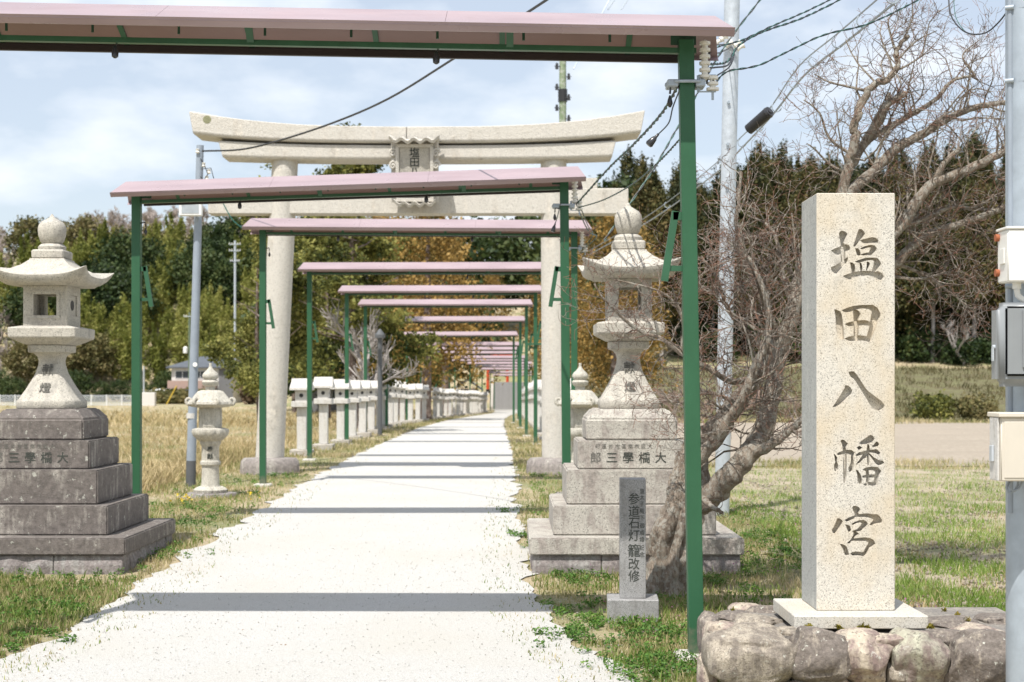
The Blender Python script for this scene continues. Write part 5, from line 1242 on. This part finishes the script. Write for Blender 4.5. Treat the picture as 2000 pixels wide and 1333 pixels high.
# stone platform
M['rock'] = [stone('field_rock', (.40, .35, .28), (.14, .12, .10), .62, 6.5, .2, .015, 160, lichen=.7), stone('field_rock_dark', (.34, .295, .24), (.095, .08, .07), .9, 6, .2, .015, 90, lichen=.8),
             stone('field_rock_pale', (.44, .38, .30), (.15, .11, .10), .55, 4, .2, .015, 90, lichen=.6), stone('field_rock_green', (.36, .35, .27), (.13, .10, .09), .55, 3, .2, .012, 90, lichen=.3)]
pf = thing('stone_platform', (1.85, 8.3, -.2), 'low platform of rounded mortared field stones carrying the monument', 'stone platform')
def rock_mesh(w, d, h, seed, mat, p=.62, amp=.09):
    bm = bmesh.new(); bmesh.ops.create_icosphere(bm, subdivisions=5, radius=1)
    rr_ = random.Random(seed*13+5); pls = [(Vector((rr_.gauss(0, 1), rr_.gauss(-.5, 1), rr_.gauss(.1, 1))).normalized(), rr_.uniform(.80, 1.02)) for _ in range(11)]
    for v in bm.verts:
        c = v.co; q = Vector([math.copysign(abs(a)**p, a) for a in c])
        for pn, pd in pls:
            dd_ = q.dot(pn)
            if dd_ > pd: q = q-pn*(dd_-pd)*.88
        n_ = 1.05+.02*noise.noise(c*17+Vector((seed, 2, 0)))+amp*noise.noise(c*1.3+Vector((seed*7, 0, 0)))*1.6+amp*.5*noise.noise(c*3.1+Vector((seed, 3, 0)))+amp*.22*noise.noise(c*8+Vector((seed, 0, 1)))
        v.co = Vector((q.x*w/2, q.y*d/2, q.z*h/2))*n_
    me = bpy.data.meshes.new('stone'); bm.to_mesh(me); bm.free(); me.materials.append(mat)
    me.polygons.foreach_set('use_smooth', [True]*len(me.polygons)); return me
def rock(x0, y0, x1, y1, Yc, d, seed, mi, p=.62, amp=.09, tilt=0):
    cx, cz = PX((x0+x1)/2, Yc), PZ((y0+y1)/2, Yc); me = rock_mesh((x1-x0)*Yc/F*1.06, d, (y1-y0)*Yc/F*1.06, seed, M['rock'][mi], p, amp)
    o = link('stone', me, pf, Vector((cx, Yc+.05, cz))-pf.location); o.rotation_euler = (0, tilt, 0)
for i, q in enumerate([(1369,1202,1410,1284,7.95,.26,0,1),(1382,1218,1440,1290,7.78,.26,1,2),(1388,1230,1547,1352,7.68,.34,2,0),(1540,1234,1657,1330,7.66,.3,3,1),(1641,1236,1739,1330,7.66,.3,4,2),
        (1744,1237,1849,1334,7.66,.3,5,3),(1846,1238,1990,1352,7.66,.34,6,1),(1730,1294,1776,1342,7.66,.2,7,0),(1366,1284,1404,1352,7.8,.2,8,2),(1592,1322,1660,1372,7.66,.2,9,2),(1545,1326,1592,1372,7.66,.2,10,0),
        (1694,1330,1738,1372,7.66,.2,11,1),(1776,1330,1822,1372,7.66,.2,12,2)]):
    rock(*q)
# flat stones on top of the platform
for (px_, Yt, w, d, mi, s_) in ((1462, 8.75, .22, .16, 2, 20), (1432, 8.45, .22, .26, 1, 21), (1480, 8.3, .26, .3, 0, 22), (1418, 8.1, .2, .2, 2, 23), (1465, 7.95, .3, .22, 0, 24), (1540, 7.9, .16, .14, 0, 25), (1660, 7.68, .2, .1, 0, 26), (1730, 7.68, .2, .1, 2, 27),
                            (1790, 7.7, .2, .1, 0, 30), (1860, 8.2, .34, .3, 1, 28), (1905, 7.95, .3, .3, 2, 29), (1960, 8.3, .3, .3, 1, 31), (1850, 7.8, .24, .16, 1, 32), (1500, 8.7, .3, .2, 1, 33), (1590, 7.68, .2, .1, 1, 34)):
    me = rock_mesh(w, d, .09, s_, M['rock'][mi], .7, .14); link('stone', me, pf, Vector((PX(px_, Yt), Yt, .165))-pf.location)
b = MB(); pg = [(-.70, -.55), (1.2, -.55), (1.2, .60), (-.50, .60), (-.62, .2)]; b.loft([[(x, y, -.1) for x, y in pg], [(x, y, .375) for x, y in pg]]); me = b.mesh('mortar', M['mortar'], .07, 50, 3)
mort = link('mortar', me, pf)
# moss and tiny plants at the plinth
leafy_m = leafmat('moss', [(.10, .09, .01), (.22, .19, .02), (.32, .20, .05)], .8, .1, False)
def mossy(pts):
    V = []; 
    for (x, y, z) in pts:
        for _ in range(40): V.append((x+rng.normal(0, .008), y+rng.normal(0, .004), z+abs(rng.normal(0, .008))))
    p = np.array(V); n = len(p); u = rng.normal(0, 1, (n, 3))*.004; w = rng.normal(0, 1, (n, 3))*.004
    Vv = np.stack([p-u, p+w, p+u, p-w], 1).reshape(-1, 3); link('moss', raw_mesh('moss', Vv, np.arange(n*4).reshape(n, 4), leafy_m), kind='stuff')
mossy([(PX(q, 7.88), 7.88, .205+.004*(i % 3)) for i, q in enumerate((1576, 1580, 1637, 1640, 1680, 1684, 1690, 1694, 1818, 1820, 1815, 1580))]+[(PX(1432, 8.5), 8.5, .205), (PX(1870, 8.3), 8.3, .21), (PX(1890, 8.1), 8.1, .21), (PX(1845, 8.45), 8.45, .21)])

# ------------------------------------------------------------------ the bare gnarled tree
tr = thing('bare_plum_tree', (PX(1310, 11.4), 11.4, gz(1.26, 11.4)), 'gnarled leafless old tree with a hollowed trunk and lichen-covered limbs behind the monument', 'tree')
TO = tr.location.copy(); rt = random.Random(11)
big_b, mid_b, tw_b, red_b = MB(), MB(), MB(), MB()
def smooth_line(pts, n=6):
    out = []; ext = [pts[0]*2-pts[1]]+pts+[pts[-1]*2-pts[-2]]
    for i in range(1, len(ext)-2):
        a, b_, c, d = ext[i-1:i+3]
        for j in range(n):
            t_ = j/n; out.append(.5*((2*b_)+(c-a)*t_+(2*a-5*b_+4*c-d)*t_*t_+(3*b_-a-3*c+d)*t_**3))
    out.append(pts[-1]); return out
NT = [0]
def twig(p, d, L, r_, lv):
    NT[0] += 1
    n = 4 if lv < 2 else 3; pts = [p]; q = p.copy(); dd = d.copy()
    for k_ in range(n):
        dd = (dd+Vector((rt.gauss(0, .28), rt.gauss(0, .22), rt.gauss(.04, .26)))).normalized(); q = q+dd*L/n; pts.append(q.copy())
    rs = [max(.0018, r_*(1-.55*k_/n)) for k_ in range(n+1)]
    (mid_b if r_ > .008 else (tw_b if lv < 3 or rt.random() < .5 else red_b)).tube(pts, rs, 5 if r_ > .008 else 3, False)
    if lv >= 4 or L < .05: return
    kids = rt.choice((2, 3, 3)) if lv < 3 else rt.choice((1, 2, 2))
    for k_ in range(kids):
        i_ = rt.randint(1, n); base = pts[i_]; ax = Vector((rt.gauss(0, 1), rt.gauss(0, .8), rt.gauss(.1, 1))); ax = (ax-dd*ax.dot(dd)).normalized()
        twig(base, (dd*.75+ax*rt.uniform(.5, 1.1)).normalized(), L*rt.uniform(.5, .78), r_*rt.uniform(.45, .62), lv+1)
def limb(pp, r0, r1, ntw, tl=(.2, .45), sides=10, rough=.07, upbias=.3, start=.15, lv0=1):
    pts = smooth_line([P(*q)-TO for q in pp], 6)
    n = len(pts); jit = [p+Vector((noise.noise((i*.7, r0*90, 1)), noise.noise((i*.7, r0*90, 5)), noise.noise((i*.7, r0*90, 9))))*r0*.22 for i, p in enumerate(pts)]
    rs = [lerp(r0, r1, (i/(n-1))**.8)*(1+rough*1.6*noise.noise((i*.9, r0*77, 2))) for i in range(n)]
    lb = MB(); lb.tube(jit, rs, sides); link('limb', lb.mesh('limb', M['bark'], smooth=60), tr)
    for _ in range(int(ntw*(.5 if min(q[1] for q in pp) < 150 else 1.05 if min(q[0] for q in pp) < 1440 else .75))):
        t_ = rt.uniform(start, 1); i = min(n-2, int(t_*(n-1))); p = jit[i].lerp(jit[i+1], rt.random()); d = (jit[i+1]-jit[i]).normalized()
        ax = Vector((rt.gauss(0, 1), rt.gauss(0, .6), rt.gauss(upbias, 1))); ax = (ax-d*ax.dot(d)).normalized()
        L = rt.uniform(*tl)*.82; twig(p, (d*rt.uniform(.2, .9)+ax).normalized(), L, min(rs[i]*.5, .004+L*.012), lv0)
    return jit
T = 11.4
# trunk with buttresses and a hollow
def trunk():
    sp = smooth_line([P(*q)-TO for q in ((1302,1175,T),(1304,1120,T),(1313,1060,T),(1330,1000,T),(1343,950,T+.05),(1352,900,T+.1),(1372,862,T+.15),(1398,835,T+.2))], 9)
    n = len(sp); prof = [.215, .175, .160, .152, .140, .125, .115, .105]; N = 40; rings = []
    for i, p in enumerate(sp):
        r_ = np.interp(i/(n-1), np.linspace(0, 1, 8), prof); ring = []
        for k_ in range(N):
            a = 2*math.pi*k_/N
            f = 1+.13*math.sin(3*a+i*.11)+.09*math.sin(11*a+i*.21+2*noise.noise((a, i*.1, 3)))+.10*math.sin(7*a-i*.13)+.34*noise.noise((math.cos(a)*1.6, math.sin(a)*1.6, i*.11))+.12*abs(noise.noise((math.cos(a)*9, math.sin(a)*9, i*.22)))+.16*noise.noise((math.cos(a)*5, math.sin(a)*5, i*.35))
            # hollow facing the camera-left
            da = (a+1.9+math.pi) % (2*math.pi)-math.pi; f -= .38*math.exp(-(da/.30)**2)*(1-sst(.45, .75, i/(n-1)))
            ring.append(p+Vector((math.cos(a)*r_*f, math.sin(a)*r_*f*.9, .02*noise.noise((a, i, 0)))))
        rings.append(ring)
    big_b.loft(rings)
trunk()
limb([(1372,862,11.5),(1410,825,11.5),(1445,780,11.6),(1478,735,11.7),(1500,690,11.8),(1512,640,11.9)], .105, .045, 26, (.3, .7))
# main right limb
limb([(1368,985,11.4),(1400,955,11.3),(1430,925,11.2),(1462,885,11.2),(1485,850,11.3),(1500,800,11.4),(1512,735,11.5),(1530,670,11.5),(1550,600,11.5),(1562,530,11.6),(1600,455,11.8),(1640,390,12),(1655,330,12),(1668,280,12),(1672,230,12),(1697,176,12),(1736,152,12),(1751,128,12),(1752,98,12.1),(1772,72,12.2)], .105, .016, 50, (.3, .75), 11)
limb([(1462,888,11.2),(1500,872,11.1),(1535,845,11.1),(1575,812,11.1),(1640,760,11.2)], .055, .02, 16, (.2, .5))
limb([(1352,905,11.3),(1400,860,11.2),(1428,815,11.1),(1455,770,11.0),(1475,715,11.0),(1500,650,11.1),(1490,560,11.2),(1460,500,11.3)], .06, .018, 30, (.3, .6))
limb([(1512,640,11.9),(1490,590,12),(1468,540,12.1),(1452,490,12.1),(1438,440,12.1),(1443,390,12.1),(1447,335,12.1)], .035, .012, 14, (.15, .4), 7)
limb([(1443,415,12.1),(1455,385,12.1),(1457,362,12.1)], .010, .006, 0)
# left limb crossing the lantern
limb([(1480,735,11.6),(1430,745,11.4),(1385,720,11.3),(1330,690,11.3),(1290,660,11.3),(1255,650,11.3),(1215,620,11.3),(1185,590,11.3),(1160,555,11.3)], .03, .006, 30, (.18, .42), 6, upbias=.1)
limb([(1330,690,11.3),(1335,640,11.3),(1325,600,11.3),(1290,570,11.3),(1240,555,11.2),(1195,545,11.2)], .018, .005, 22, (.15, .36), 6)
limb([(1440,790,11.4),(1400,770,11.2),(1360,770,11.1),(1320,790,11.0),(1290,760,11.0)], .022, .006, 22, (.15, .4), 6, upbias=-.1)
limb([(1500,690,11.8),(1450,640,11.7),(1420,600,11.6),(1400,545,11.5),(1370,500,11.5)], .03, .008, 26, (.2, .5), 7)
limb([(1530,670,11.5),(1500,610,11.4),(1480,550,11.3),(1455,500,11.3),(1420,470,11.3)], .03, .008, 30, (.2, .5), 7)
limb([(1550,600,11.5),(1530,540,11.6),(1520,480,11.6),(1500,440,11.7),(1460,420,11.8)], .028, .008, 26, (.2, .45), 7)
# upper-right limbs
limb([(1655,335,12),(1690,278,12.2),(1735,250,12.3),(1772,228,12.4),(1825,196,12.4),(1862,157,12.4),(1905,148,12.4)], .045, .010, 34, (.3, .65), 8)
limb([(1640,390,12),(1700,340,12.1),(1748,292,12.2),(1807,259,12.3),(1860,227,12.3),(1912,208,12.3),(1965,200,12.4)], .055, .022, 38, (.3, .65), 8)
limb([(1690,278,12.2),(1727,212,12.1),(1745,195,12.1),(1770,182,12.1)], .04, .026, 8, (.2, .45), 8)
limb([(1702,262,12.2),(1725,232,12.2),(1732,200,12.3),(1738,180,12.3)], .022, .014, 5, (.2, .4), 7)
limb([(1620,470,11.8),(1700,480,11.9),(1755,446,12),(1797,385,12),(1825,357,12),(1895,329,12.1),(1960,296,12.2),(2010,280,12.3)], .065, .03, 44, (.3, .65), 8)
limb([(1825,357,12),(1845,318,12),(1875,290,12)], .03, .02, 8, (.2, .4), 7)
limb([(1610,500,11.8),(1690,525,12),(1748,515,12.1),(1772,490,12.1),(1820,455,12.2),(1878,436,12.2),(1962,405,12.3),(2010,395,12.3)], .06, .022, 50, (.25, .6), 8)
limb([(1755,446,12),(1800,430,12.1),(1860,405,12.2),(1920,410,12.3),(1965,415,12.3)], .022, .012, 30, (.2, .5), 7)
limb([(1748,515,12.1),(1790,530,12.2),(1840,560,12.3),(1880,590,12.3),(1900,610,12.3)], .02, .005, 28, (.2, .45), 6, upbias=-.2)
limb([(1740,540,12.1),(1800,545,12.2),(1850,535,12.3),(1900,555,12.3),(1930,590,12.3)], .016, .005, 26, (.2, .45), 6, upbias=-.2)
limb([(1660,300,12),(1620,270,12),(1600,220,12),(1570,195,12)], .016, .005, 16, (.2, .45), 6)
limb([(1695,178,12),(1660,170,12),(1620,160,12),(1590,145,12)], .015, .004, 16, (.2, .4), 6)
limb([(1655,340,12),(1620,320,12),(1590,290,12),(1575,280,12)], .014, .004, 14, (.2, .4), 6)
limb([(1905,148,12.4),(1880,110,12.4),(1910,80,12.4)], .012, .004, 10, (.2, .4), 6)
limb([(1752,110,12),(1740,70,12.1),(1735,40,12.1),(1750,20,12.1)], .014, .004, 16, (.2, .42), 6)
limb([(1751,118,12),(1790,80,12.1),(1830,60,12.1)], .012, .004, 12, (.2, .42), 6)
# broken stub low on the right
limb([(1375,975,11.2),(1392,990,11.05),(1412,1002,11.0)], .03, .014, 3, (.08, .15), 7)
print('twigs', NT[0], len(tw_b.f), len(red_b.f), len(big_b.f))
link('trunk', big_b.mesh('trunk', M['bark'], smooth=60), tr)
o = link('small_branches', mid_b.mesh('small_branches', M['bark'], smooth=60), tr); o['kind'] = 'stuff'
o = link('twigs', tw_b.mesh('twigs', M['twig']), tr); o['kind'] = 'stuff'
o = link('reddish_twigs', red_b.mesh('reddish_twigs', M['redtwig']), tr); o['kind'] = 'stuff'

bpy.context.view_layer.update()
